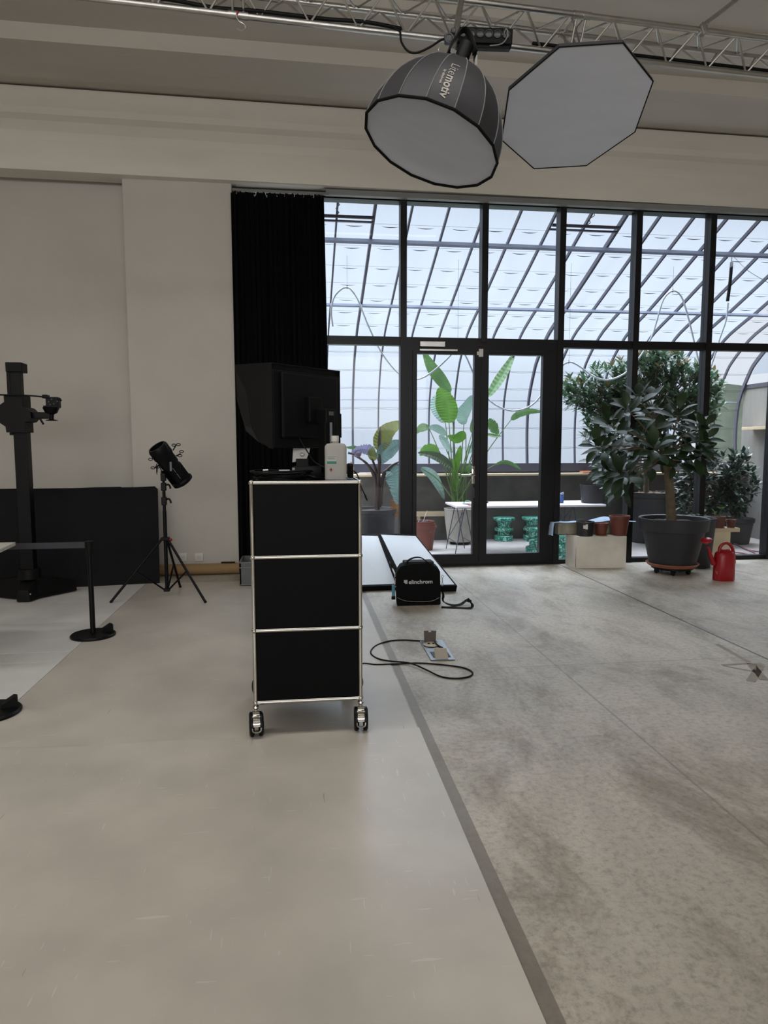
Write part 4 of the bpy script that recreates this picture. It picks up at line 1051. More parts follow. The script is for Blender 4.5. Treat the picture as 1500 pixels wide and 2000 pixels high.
tk = MB().tube(tpts, [.052, .036], 14, 5); top = tpts[-1]
rnd = random.Random(11); tips = []
tgt = [(1180, 880), (1168, 905), (1195, 925), (1165, 870), (1212, 840), (1190, 830), (1225, 800), (1248, 778), (1275, 800), (1300, 815), (1325, 805), (1350, 830), (1375, 835), (1375, 860), (1370, 885), (1335, 868), (1290, 850), (1255, 850), (1230, 890), (1265, 905), (1215, 925), (1330, 900), (1240, 870), (1310, 880), (1345, 850), (1280, 875), (1205, 950), (1270, 780), (1370, 880)]
for i, (x, y) in enumerate(tgt):
    yy = PY+rnd.uniform(-.42, .42); p = pY(x, y, yy); tips.append(p)
    m0 = top.lerp(p, .45)+Vector((0, rnd.uniform(-.05, .05), .04 if p.z > top.z else -.02))
    tk.tube([top+Vector((0, 0, -.03)), m0, p], [.013, .004], 8, 4)
tk.build('trunk', BARK, rp_, smooth_=True, angle=80)
lv = MB()
for p in tips:
    out = (p-top); out = out.normalized() if out.length > 0 else Vector((0, 0, 1)); ax_ = (out+Vector((0, 0, .7))).normalized()
    u_ = ax_.orthogonal().normalized(); v_ = ax_.cross(u_)
    for q in range(11):
        an = q*2.4+rnd.uniform(-.3, .3); el = .1+.13*q
        d = (ax_*math.cos(el+.35)+(u_*math.cos(an)+v_*math.sin(an))*math.sin(el+.35)).normalized()
        L_ = rnd.uniform(.14, .225); b0 = p-ax_*(.012*q)+d*.035
        lv.leaf(b0, d, Vector((rnd.uniform(-.3, .3), -.55, .7))+ax_*.6, L_, L_*.50, droop=rnd.uniform(.05, .35), fold=.22, seg=6, peak=.52)
lv.build('foliage', LEAFD, rp_, smooth_=True, angle=70)

# ---- second dark pot with seedlings behind the planter
def seedlings(root, z, n, r, h, m_=None, rs=1):
    rr = random.Random(rs); s_ = MB(); l_ = MB()
    for _ in range(n):
        x, y = rr.uniform(-r, r), rr.uniform(-r, r); t = Vector((x+rr.uniform(-.02, .02), y, z+h*rr.uniform(.6, 1.1)))
        s_.tube([(x, y, z-.01), (x+.004, y, z+h*.3), t], .0018, 5, 3)
        for q in range(4):
            an = q*1.6+rr.random(); l_.leaf(t, (math.cos(an), math.sin(an), .4), (0, 0, 1), .035, .014, .3, .1, 3)
    s_.build('stems', mat('stem_green', (96, 120, 64), .6), root); l_.build('leaves', mat('seedling_leaf', (88, 122, 60), .55, 0, .15, 8, trans=.2), root)
p = pY(1345, 1000, 7.30)
pot('seedling_planter', 4.50, 7.22, 0, .17, .215, .56, DPOT, 'dark planter with low seedlings right behind the big rubber plant planter', 'potted plant', extra=lambda r: seedlings(r, .535, 16, .13, .045, rs=3), soilz=.53)

# ---- small timber stool with two pots
yst = 7.42
a, c = pY(1369, 1030, yst), pY(1439, 1030, yst)
zs = pY(1400, 1031, yst).z
ws = thing('wooden_stool', ((a.x+c.x)/2, yst, 0), 'pale timber stand with a thick board top, right behind the watering can', 'stool')
MB().prism([(a.x-.03, yst-.06, zs), (c.x, yst-.06, zs), (c.x-.0, yst+.10, zs), (a.x+.02, yst+.10, zs)], (0, 0, -.045)).build('board_top', WOOD, ws)
a2, c2 = pY(1386, 1060, yst), pY(1424, 1060, yst)
MB().b2((a2.x, yst-.02, 0), (c2.x, yst+.06, zs-.045)).build('upright', mat('cream_board', (196, 184, 156), .6), ws)
b_ = pY(1401, 1020, yst+.02); c_ = pY(1429, 1020, yst+.02)
def sprout(root):
    s_ = MB(); s_.tube([(-.03, 0, .11), (-.035, 0, .15), (-.045, 0, .19)], .003, 5, 3).tube([(.0, 0, .11), (-.01, 0, .15), (-.04, 0, .165)], .003, 5, 3).tube([(.04, 0, .11), (.04, 0, .20), (.042, 0, .235)], .002, 5, 3)
    s_.build('stems', mat('stem_green', (96, 120, 64), .6), root)
    l_ = MB()
    for bx_, bz, d in ((-.045, .19, (-.6, 0, .8)), (-.045, .175, (.9, 0, .4)), (-.035, .16, (.4, .5, .7)), (.042, .235, (1, 0, .1)), (.042, .235, (-1, 0, .2))): l_.leaf((bx_, 0, bz), d, (0, -1, .4), .05, .018, .2, .1, 4)
    l_.build('leaves', mat('seedling_leaf', (88, 122, 60), .55), root)
pot('terracotta_plant_pot', b_.x, yst+.02, zs+.001, .075, .092, .135, mat('dark_terracotta', (84, 44, 34), .55), 'wider dark terracotta pot with sprouts on the timber stand', extra=sprout, liph=.035)
pot('terracotta_plant_pot', c_.x-.01, yst+.02, zs+.001, .045, .056, .095, mat('dark_terracotta', (84, 44, 34)), 'small narrow dark terracotta pot at the right end of the timber stand', extra=lambda r: seedlings(r, .07, 1, .01, .06, rs=8))
for i, (px_, py_, lb) in enumerate(((1383, 1027, 'small white pebble at the left end of the timber stand'), (1415, 1027, 'small white pebble between the two pots on the timber stand'))):
    p = pY(px_, py_, yst-.04); o = MB().ball((0, 0, 0), .014, 10, (1.4 if i == 0 else .8, 1, .8)).build('white_pebble', WHT, smooth_=True); o.location = (p.x, yst-.04, zs+.0115); tag(o, lb, 'pebble')

# ---- red watering can
RED = mat('red_plastic_can', (146, 15, 26), .35, 0, .05, 4)
YCn = 6.42; p0 = pZ(1392, 1135, 0); 
cx_ = pY(1414, 1110, YCn).x
wc = thing('watering_can', (cx_, YCn, 0), 'red plastic watering can with a long spout and rose on the concrete', 'watering can')
zt_ = pY(1414, 1080, YCn).z
b = MB(); rings = []
for z, hx, hy, ox in ((.001, .100, .075, .0), (.008, .106, .080, 0), (zt_*.6, .103, .078, 0), (zt_*.9, .098, .074, 0), (zt_, .092, .068, 0), (zt_+.012, .080, .058, 0), (zt_+.015, .05, .04, .0)):
    rings.append([b.bm.verts.new((cx_+ox+hx*math.copysign(abs(math.cos(t))**.8, math.cos(t)), YCn+hy*math.copysign(abs(math.sin(t))**.8, math.sin(t)), z)) for t in [2*PI*q/36 for q in range(36)]])
for A_, B_ in zip(rings, rings[1:]):
    for q in range(36): b.bm.faces.new((A_[q], A_[(q+1) % 36], B_[(q+1) % 36], B_[q]))
b.bm.faces.new(rings[0][::-1]); b.bm.faces.new(rings[-1]); b.build('can_body', RED, wc, smooth_=True, angle=40)
MB().lathe([(0, .0), (.052, 0), (.056, .01), (.04, .03), (0, .032)], (cx_+.0, YCn, zt_+.012), 24, sx=1.15).build('filler_collar', RED, wc, smooth_=True, angle=40)
MB().tube([pY(1405, 1084, YCn), pY(1406, 1070, YCn), pY(1413, 1062, YCn), pY(1421, 1061, YCn), pY(1429, 1068, YCn), pY(1433, 1082, YCn), pY(1434, 1100, YCn)], .016, 12, 5).build('handle', RED, wc, smooth_=True)
MB().tube([pY(1394, 1102, YCn), pY(1388, 1085, YCn-.01), pY(1383, 1068, YCn-.02)], [.026, .011], 14, 3).build('spout', RED, wc, smooth_=True)
pr_ = pY(1380, 1058, YCn-.02)
MB().lathe([(0, .042), (.045, .038), (.054, .030), (.052, .024), (.014, -.012), (0, -.012)], pr_-Vector((0, 0, .01)), 28, (-.35, -.35, .87)).build('rose', RED, wc, smooth_=True, angle=40)
b = MB(); p = pY(1393.5, 1115, YCn-.03)
for q, (dz_, l_) in enumerate(((0, .03), (-.012, .036), (-.022, .02))): b.box((p.x+.008, YCn-.076, p.z+dz_), (l_*.6, .0025, .004))
b.build('moulded_print', mat('pale_pink_print', (190, 120, 120), .6), wc)

# ================================================================== OVERHEAD
def proj(p):
    v = Vector(p)-Vector((0, 0, H)); z = v.dot(_f); return (750+F*v.dot(_R)/z, 1000+F*v.dot(_D)/z)
def pD(x, y, D): return ray(x, y)*D+Vector((0, 0, H))
# triangular lighting truss
TS = .225
tdir = Vector((1, .058, -.004)).normalized(); tper = Vector((-tdir.y, tdir.x, 0)); T0 = Vector((0, 4.885, 4.205))
tr = thing('lighting_truss', (1.5, 4.9, 4.3), 'long silver triangular lighting truss under the ceiling', 'truss')
def tp_(s_, k_): return T0+tdir*s_+(Vector((0, 0, 0)) if k_ == 'C' else (tper*(-TS/2 if k_ == 'A' else TS/2)+Vector((0, 0, TS*.87))))
S0, S1 = -4.5, 6.5
for k_, r_ in (('A', .021), ('B', .019), ('C', .021)): MB().cyl(tp_(S0, k_), tp_(S1, k_), r_, seg=14).build('main_chord', ALU, tr, smooth_=True)
b = MB(); st_ = .165; n = int((S1-S0)/st_)
for i in range(n):
    s_ = S0+i*st_
    for a_, c_ in (('A', 'C'), ('B', 'C'), ('A', 'B')):
        p, q = (a_, c_) if i % 2 else (c_, a_)
        b.cyl(tp_(s_, p), tp_(s_+st_, q), .0075, seg=8)
b.build('lattice_bracing', ALU, tr, smooth_=True)
for s_ in (-.35, 2.02):
    f = MB()
    for o_ in (-.035, .035):
        for a_, c_ in (('A', 'C'), ('B', 'C'), ('A', 'B')): f.cyl(tp_(s_+o_, a_), tp_(s_+o_, c_), .009, seg=8)
        for a_ in 'ABC': f.cyl(tp_(s_+o_-.03, a_), tp_(s_+o_+.03, a_), .0255, seg=14)
    f.build('end_coupler', ALU, tr, smooth_=True)
# cables lying in the truss
def cable(name, pts, r_, label, m_=BPL, sub=5):
    o = MB().tube(pts, r_, 8, sub).build(name, m_, smooth_=True, angle=80); c_ = pts[len(pts)//2]; rebase(o, c_); tag(o, label, 'cable'); return o
off = Vector((0, -.008, .035))
cable('truss_cable', [tp_(s_, 'C')+off+Vector((0, .012*math.sin(s_*9), .006*math.sin(s_*5))) for s_ in [-3+.25*i for i in range(16)]], .013, 'thick black cable lying in the truss, left of the softboxes')
cable('truss_cable', [tp_(s_, 'C')+off for s_ in [1.7+.4*i for i in range(11)]], .012, 'black cable lying in the right half of the truss')
cable('hanging_cable', [pD(x, y, 4.55) for x, y in ((770, 56), (781, 62), (784, 82), (797, 100), (815, 103), (840, 92), (858, 80), (868, 76))], .0075, 'black cable sagging from the truss to the tilted softbox')
# hook
hk = [tp_(-.33, 'C')+Vector((0, 0, -.018))+Vector((x, -.025, z)) for x, z in ((-.02, .03), (-.03, .0), (-.015, -.03), (.02, -.05), (.025, -.075), (.0, -.09), (-.03, -.08))]
o = MB().tube(hk, .004, 8, 4).build('metal_hook', ALU, smooth_=True); rebase(o, hk[0]); tag(o, 'small S-shaped metal hook hanging from the truss left of centre', 'hook')
MB().tube([hk[0]+Vector((0, 0, 0)), hk[0].lerp(hk[1], .8)], .0055, 8).build('red_sleeve', mat('red_plastic', (140, 20, 22)), o)
# right suspension tube with clamp
s_at = 0
cpk = pY(1371, 66, 5.0)
su = thing('suspension_tube', tuple(cpk), 'silver suspension tube with clamp running up to the ceiling at right', 'suspension tube')
best = min([S0+.02*i for i in range(550)], key=lambda s_: abs(proj(tp_(s_, 'A'))[0]-1371)); ca = tp_(best, 'A')
e_ = pY(1450, -14, 5.25); e_ = ca+(pY(1440, 0, ca.y+.25)-ca)*1.25
MB().cyl(ca+Vector((0, 0, .03)), e_, .016).build('tube', ALU, su, smooth_=True)
MB().box(ca, (.06, .07, .06), bevel=.01).cyl(ca+Vector((0, -.05, -.02)), ca+Vector((0, .04, -.02)), .009).cyl(ca+Vector((.02, -.045, .03)), ca+Vector((.02, .03, .03)), .008).tube([ca+Vector((-.02, -.04, .03)), ca+Vector((-.035, -.05, .0)), ca+Vector((-.01, -.045, -.05))], .006, 6, 3).build('clamp', ALU, su)

# ---- deep tilted softbox
D0 = 4.02
c0 = Vector((.781, 4.031, 3.099)); nS = Vector((-.348, -.076, -.935)).normalized()   # opening direction
SE1 = Vector((-.816, -.467, .341)).normalized(); SE2 = nS.cross(SE1).normalized()
RS = .40; DP = .49
sb = thing('deep_softbox', tuple(c0-nS*DP), 'deep round black softbox with grey front cloth and white lettering, tilted down', 'softbox')
SBK = mat('softbox_nylon', (36, 35, 38), .55, 0, .1, 6, .35, 5, .5)
GC_ = mat('grey_diffusion_cloth', (186, 189, 196), .75, 0, .03, 3, .25, 3, stretch=(1, 4, 1))
Qm = Matrix((SE1, SE2, nS)).transposed()
NS = 16
def sprof(t):   # t 0 front .. 1 hub ; returns (radius, axial)
    return (RS*(1-.97*t**2.0)**.6, -DP*t)
TT = [0, .1, .2, .3, .4, .5, .6, .7, .8, .87, .93, .97]
def spt(t, an):
    r_, z = sprof(t); return c0+Qm @ Vector((r_*math.cos(an), r_*math.sin(an), z))
b = MB(); rings = [[b.bm.verts.new(spt(t, 2*PI*q/NS)) for q in range(NS)] for t in TT]
for A_, B_ in zip(rings, rings[1:]):
    for q in range(NS): b.bm.faces.new((A_[q], A_[(q+1) % NS], B_[(q+1) % NS], B_[q]))
b.bm.faces.new(rings[-1])
b.build('fabric_shell', SBK, sb, smooth_=True, angle=13)
b = MB(); rg = []
for k_, z in ((1.0, -.004), (.97, -.012), (.6, -.016), (.3, -.018)): rg.append([b.bm.verts.new(c0+Qm @ Vector((RS*k_*math.cos(2*PI*q/NS), RS*k_*math.sin(2*PI*q/NS), z))) for q in range(NS)])
for A_, B_ in zip(rg, rg[1:]):
    for q in range(NS): b.bm.faces.new((A_[q], A_[(q+1) % NS], B_[(q+1) % NS], B_[q]))
b.bm.faces.new(rg[-1]); b.build('front_diffuser', GC_, sb, smooth_=True)
MB().tube([spt(0, 2*PI*q/NS) for q in range(NS)], .0085, 8, closed=True).build('front_rim', BFAB, sb)
for q in range(NS):
    MB().tube([spt(t, 2*PI*q/NS)+(spt(t, 2*PI*q/NS)-c0+nS*DP*t).normalized()*.002 for t in TT[:-1]], .0028, 5).build('seam_piping', mat('grey_piping_seam', (112, 112, 114), .6), sb)
# lettering on the panel nearest the pixel where it is read
bq = min(range(NS), key=lambda q: (lambda u: (u[0]-868)**2+(u[1]-175)**2)(proj(spt(.52, 2*PI*(q+.5)/NS))))
an = 2*PI*(bq+.5)/NS
pa, pb = spt(.66, an), spt(.24, an)
def panelpt(t, a_):
    """point on the flat facet"""
    q = int(a_/(2*PI/NS)); f = a_/(2*PI/NS)-q; return spt(t, 2*PI*q/NS).lerp(spt(t, 2*PI*(q+1)/NS), f)
tx = (panelpt(.2, an)-panelpt(.7, an)).normalized(); rad = (panelpt(.45, an)-(c0-nS*DP*.45)).normalized()
rad = (rad-tx*rad.dot(tx)).normalized()
tyv = rad.cross(tx)
def warp_text(txt, size, t_start, aoff, bold, extra=.002, sp=1.0):
    me = text_mesh(txt, size, extrude=.0004, bold=bold); L_ = sum((spt(TT[i], an)-spt(TT[i+1], an)).length for i in range(7))/TT[7]
    for v in me.vertices:
        t = t_start-v.co.x*sp/L_; base = panelpt(min(max(t, .01), .92), an)
        v.co = base+tyv*(v.co.y+aoff)+rad*(extra+v.co.z)
    return me, L_
b = MB(); M1, L_ = warp_text('Lite', .068, .57, -.018, -.0008); b.bm.from_mesh(M1)
wl = .0
_t = text_mesh('Lite', .068); wl = max(v.co.x for v in _t.vertices)
M2, _ = warp_text('motiv', .068, .57-(wl+.006)/L_, -.018, .0014); b.bm.from_mesh(M2)
M3, _ = warp_text('by elinchrom', .020, .42, -.043, .0004); b.bm.from_mesh(M3)
b.build('lettering', mat('reflective_print', (165, 158, 150), .6), sb)
hub = c0-nS*(DP*.97); 
MB().cyl(hub, hub-nS*.03, .085, .075, seg=24).build('speed_ring', BPL, sb, smooth_=True, angle=40)
# bracket, lamp head and pole
lh = thing('lamp_head', tuple(hub-nS*.1), 'black lamp head and tilting bracket at the back of the deep softbox', 'lamp head')
h0 = hub-nS*.05
MB().cyl(h0, h0-nS*.10, .042, seg=20).build('lamp_body', BPL, lh, smooth_=True, angle=40)
kk = pD(905, 62, D0+.42)
yk = MB(); yk.strap([h0+_R*.075-nS*.02, h0+_R*.078+Vector((0, 0, .06)), kk+_R*.03, kk-_R*.02, h0-_R*.07+Vector((0, 0, .06)), h0-_R*.07-nS*.02], .04, .008, nS, 4); yk.build('tilt_bracket', BPL, lh)
for s_ in (-1, 1): MB().box(h0+_R*.085*s_+_D*.0, (.02, .02, .06), bevel=.003).build('bracket_screw', ALU, lh)
ptop = pD(906, -30, D0+.55); pbt = pD(884, 100, D0+.40)
po = thing('drop_pole', tuple(ptop), 'silver drop pole clamped to the truss above the deep softbox', 'pole')
MB().cyl(pbt, ptop+(ptop-pbt)*.6, .021).build('pole_tube', ALU, po, smooth_=True)
b = MB(); c_ = pD(876, 78, D0+.42); b.box(c_, (.05, .05, .05), bevel=.01); b.tube([c_+Vector((.028*math.cos(t), -.02, .028*math.sin(t))) for t in [2*PI*q/12 for q in range(12)]], .007, 6, closed=True); b.box(c_+Vector((.03, 0, .05)), (.03, .05, .03), bevel=.006)
b.build('pipe_clamp', mat('dark_steel_clamp', (84, 84, 86), .5, .8), po)
MB().tube([pD(859, 92, D0+.4), pD(856, 98, D0+.4), pD(862, 100, D0+.4)], .004, 6, 3).build('safety_ring', ALU, po)
# six-cell light bar on the truss
LB = D0+.62
a, c = pD(890, 60, LB), pD(1000, 64, LB)
xd = (c-a).normalized(); zd = Vector((0, 0, 1)); zd = (zd-xd*zd.dot(xd)).normalized(); yd = zd.cross(xd)
lb_ = thing('light_bar', tuple((a+c)/2), 'black light bar with a row of round lamps fixed under the truss', 'stage light')
Rb = Matrix((xd, yd, zd)).transposed(); hh_ = .10; c_ = (a+c)/2-zd*.045
MB().box(c_, ((c-a).length, .09, hh_), rot=Rb, bevel=.008).build('housing', BPL, lb_)
for q in range(6):
    p = c_+xd*((q-2.5)*(c-a).length/6.6)-yd*-.0+yd*-.047+zd*.006
    MB().lathe([(.020, 0), (.024, .006), (.026, .006), (.026, -.004)], p, 20, -yd).lathe([(0, .002), (.020, .0)], p, 20, -yd).build('lamp_cell', mat('lamp_cell_dark', (40, 40, 42), .25), lb_, smooth_=True)
MB().box(c_-zd*.055+yd*-.0, ((c-a).length*.95, .05, .03), rot=Rb, bevel=.005).build('mounting_rail', BPL, lb_)
MB().tube([c_+xd*.13-yd*.05+zd*.0, c_+xd*.14-yd*.07+zd*.03, c_+xd*.155-yd*.07-zd*.01, c_+xd*.12-yd*.06-zd*.06, c_+xd*.04-yd*.04-zd*.065], .004, 6, 4).build('grey_lead', mat('grey_cable', (130, 130, 130), .5), lb_)

# ---- octagonal softbox
D1 = 4.15
oc = Vector((1.872, 4.611, 3.611)); Av = Vector((-.52, -.773, .364))*.5; Bv = Vector((.854, -.479, .202))*.5
pts8 = [oc+Av*math.cos(PI/4*i)+Bv*math.sin(PI/4*i) for i in range(8)]
nO = Av.cross(Bv).normalized()
if nO.dot(oc) > 0: nO = -nO
ob = thing('octagonal_softbox', tuple(oc), 'flat grey octagonal softbox face hanging under the truss at right', 'softbox')
b = MB(); v1 = [b.bm.verts.new(p-nO*.004) for p in pts8]; v2 = [b.bm.verts.new(p-nO*.03) for p in pts8]
hubp = oc-nO*.20; v3 = [b.bm.verts.new(hubp+(p-oc)*.22) for p in pts8]
for i in range(8):
    j = (i+1) % 8; b.bm.faces.new((v1[i], v1[j], v2[j], v2[i])); b.bm.faces.new((v2[i], v2[j], v3[j], v3[i]))
b.bm.faces.new(v3); b.build('fabric_shell', SBK, ob)
b = MB(); v1 = [b.bm.verts.new(p) for p in pts8]; v2 = [b.bm.verts.new(oc+(p-oc)*.5-nO*.006) for p in pts8]; cv = b.bm.verts.new(oc-nO*.008)
for i in range(8):
    j = (i+1) % 8; b.bm.faces.new((v1[i], v1[j], v2[j], v2[i])); b.bm.faces.new((v2[i], v2[j], cv))
b.build('front_diffuser', GC_, ob, smooth_=True)
MB().tube(pts8, .0045, 8, closed=True).build('front_rim', BFAB, ob)
MB().cyl(hubp, hubp-nO*.12, .07, seg=20).build('lamp_head', BPL, ob, smooth_=True, angle=40)
best = min([S0+.02*i for i in range(550)], key=lambda s_: (tp_(s_, 'C')-(hubp-nO*.12)).length)
MB().cyl(hubp-nO*.08, tp_(best, 'C'), .016).build('hanging_tube', BPL, ob, smooth_=True)

# ================================================================== GLASSHOUSE CONTENTS
# ---- white table on trestles
TZ = .49
q4 = [pZ(892, 989, TZ), pZ(1198, 988, TZ), pZ(1198, 976.5, TZ), pZ(871, 977, TZ)]
yF, yB = q4[0].y, q4[3].y
tb = thing('trestle_table', ((q4[0].x+q4[1].x)/2, yF+.4, ZF), 'long white table board on thin steel trestles behind the glass doors', 'table')
x0_, x1_ = q4[0].x, q4[1].x; yB = yF+.78
MB().b2((x0_, yF, TZ-.03), (x1_, yB, TZ), bevel=.003).build('tabletop', mat('white_table_board', (206, 198, 204), .5, 0, .03), tb)
STL = mat('blue_grey_steel', (62, 66, 80), .45, .3, .05)
for xt in (x0_+.14, x1_-.5):
    b = MB(); top_ = TZ-.035
    b.cyl((xt, yF+.06, top_), (xt, yB-.06, top_), .009, seg=8)
    for yy in (yF+.08, yB-.08):
        b.cyl((xt, yy, top_), (xt-.14, yy, ZF+.003), .007, seg=8).cyl((xt+.02, yy, top_), (xt+.16, yy, ZF+.003), .007, seg=8)
    b.cyl((xt-.11, yF+.08, ZF+.18), (xt-.11, yB-.08, ZF+.18), .006, seg=8).cyl((xt+.13, yF+.08, ZF+.18), (xt+.13, yB-.08, ZF+.18), .006, seg=8)
    b.cyl((xt-.11, yF+.08, ZF+.18), (xt+.13, yB-.08, top_), .005, seg=8).cyl((xt+.02, yF+.08, top_), (xt-.11, yB-.08, ZF+.18), .005, seg=8)
    b.build('trestle', STL, tb, smooth_=True)
# things on the table
pt = pY(1159, 981, yF+.30); root = pot('black_tub', pt.x, yF+.32, TZ+.001, .175, .205, .285, PLB, 'big black plant tub standing on the white trestle table', soil=False, liph=.03)
p = pY(1098, 978, yF+.3)
sb_ = thing('spray_bottle', (p.x, yF+.35, TZ), 'blue spray bottle on the white trestle table beside the door frame', 'spray bottle')
MB().lathe([(0, 0), (.038, 0), (.042, .01), (.042, .08), (.02, .11), (.016, .125), (0, .125)], (p.x, yF+.35, TZ+.001), 20).build('bottle_body', mat('blue_plastic', (52, 84, 140), .4), sb_, smooth_=True, angle=40)
MB().box((p.x+.01, yF+.35, TZ+.145), (.07, .022, .03), rot=(0, -.3, 0), bevel=.004).cyl((p.x+.03, yF+.35, TZ+.13), (p.x+.04, yF+.35, TZ+.10), .005).build('spray_head', mat('pale_lilac', (150, 160, 190), .5), sb_)
p = pY(914, 978, yF+.25); o = MB()
rr = random.Random(6)
for q in range(7): o.ball((p.x+rr.uniform(-.05, .05), yF+.28+rr.uniform(-.03, .03), TZ+.022), .026, 8, (1.5, 1, .7))
o = o.build('crumpled_plastic_bag', mat('clear_white_bag', (196, 208, 206), .3), smooth_=True, angle=80); rebase(o, (p.x, yF+.28, TZ)); tag(o, 'crumpled whitish plastic bag on the left end of the trestle table', 'bag')
MB().tube([(p.x-.07, yF+.25, TZ+.03), (p.x-.02, yF+.24, TZ+.065), (p.x+.04, yF+.25, TZ+.05)], .006, 6, 4).build('green_tie', mat('leaf_green_plastic', (90, 130, 80), .5), o)
p = pY(922, 984, yF+.1); o = MB().box((p.x, yF+.12, TZ+.009), (.11, .05, .016), rot=(0, 0, .3), bevel=.004).build('red_pouch', mat('red_plastic', (140, 20, 22))); rebase(o, (p.x, yF+.12, TZ)); tag(o, 'small flat red pouch on the trestle table near the door stile', 'pouch')
p = pY(957, 979, yF+.35); o = MB().lathe([(0, 0), (.018, 0), (.018, .026), (0, .028)], (p.x, yF+.5, TZ+.001), 14).build('small_tin', mat('brown_tin', (70, 58, 54), .5), smooth_=True, angle=40); rebase(o, (p.x, yF+.5, TZ)); tag(o, 'tiny brown tin on the trestle table behind the right door leaf', 'tin')

# ---- green terrazzo stools
def terr():
    mt = bpy.data.materials.new('green_speckle'); mt.use_nodes = True; n = mt.node_tree; b = n.nodes['Principled BSDF']
    t = n.nodes.new('ShaderNodeTexCoord'); v = n.nodes.new('ShaderNodeTexVoronoi'); v.inputs['Scale'].default_value = 55
    r = n.nodes.new('ShaderNodeValToRGB'); s_ = n.nodes.new('ShaderNodeSeparateColor')
    n.links.new(t.outputs['Object'], v.inputs['Vector']); n.links.new(v.outputs['Color'], s_.inputs[0]); n.links.new(s_.outputs[0], r.inputs[0])
    r.color_ramp.interpolation = 'CONSTANT'; r.color_ramp.elements[0].color = (.012, .14, .10, 1); r.color_ramp.elements[1].position = .45; r.color_ramp.elements[1].color = (.05, .36, .27, 1)
    e = r.color_ramp.elements.new(.75); e.color = (.32, .62, .53, 1)
    n.links.new(r.outputs[0], b.inputs['Base Color']); b.inputs['Roughness'].default_value = .5; return mt
TER = terr()
sprof_ = [(0, 0), (.155, 0), (.16, .006), (.16, .085), (.153, .092), (.11, .094), (.108, .10), (.108, .165), (.112, .17), (.157, .173), (.16, .18), (.16, .215), (.154, .222), (.112, .226), (.108, .235), (.108, .30), (.115, .32), (.18, .36), (.188, .368), (.188, .395), (.182, .402), (0, .404)]
stool0 = MB().lathe(sprof_, seg=40).build('terrazzo_stool', TER, smooth_=True, angle=35)
labs = ['green speckled three-tier stool under the table, seen through the right door leaf, left one', 'green speckled stool at the rear wall beside the door stile, right of its twin', 'green speckled stool in front, cut by the frame of the right door leaf', 'green speckled stool seen between the door frame and the white plinth']
for i, ((x, y), lb) in enumerate(zip(((971, 1050), (1026, 1049), (1054, 1082), (1100, 1094)), labs)):
    o = stool0 if i == 0 else stool0.copy()
    if i: C.objects.link(o)
    p = pZ(x, y, ZF); o.location = (p.x, min(p.y+.15, 11.29), ZF+.001); o.rotation_euler = (0, 0, i*1.3); tag(o, lb, 'stool', 'green speckled stools')

# ---- potted plants behind the glass
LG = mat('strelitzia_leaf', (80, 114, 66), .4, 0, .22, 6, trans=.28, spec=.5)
LGB = mat('strelitzia_leaf_pale', (120, 146, 136), .4, 0, .14, 4, trans=.3)  # pale bluish copy, sky reflection put into the leaf colour
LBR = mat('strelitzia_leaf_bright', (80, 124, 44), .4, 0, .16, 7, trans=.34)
LDK = mat('strelitzia_leaf_shaded', (62, 80, 56), .4, 0, .2, 6, trans=.2)  # darker copy of the leaf green, shade put into the colour
STM = mat('strelitzia_stalk', (84, 110, 60), .5, 0, .15, 8, trans=.15)
YP = 11.02
pc_ = pY(899, 1060, YP); zr = pY(899, 993, YP).z-ZF
bp2 = thing('potted_bird_of_paradise', (pc_.x, YP, ZF), 'tall bird of paradise plant with paddle leaves in a round concrete planter', 'potted plant')
MB().lathe([(0, .05), (.205, .05), (.215, .06), (.262, zr-.16), (.262, zr-.15), (.272, zr-.02), (.278, zr), (.268, zr+.006), (.25, zr-.02), (.24, zr-.10), (0, zr-.10)], (pc_.x, YP, ZF), 40).build('concrete_planter', mat('raw_concrete', (150, 146, 138), .85, 0, .15, 7, .4, 30), bp2, smooth_=True, angle=35)
MB().lathe([(.24, zr-.085), (.1, zr-.07), (0, zr-.07)], (pc_.x, YP, ZF), 24).build('soil', SOIL, bp2)
for an in (0.4, 1.97, 3.5, 5.1): MB().box((pc_.x+.15*math.cos(an), YP+.15*math.sin(an), ZF+.027), (.09, .06, .05), bevel=.01).build('foot', BPL, bp2)
S_ = .0079
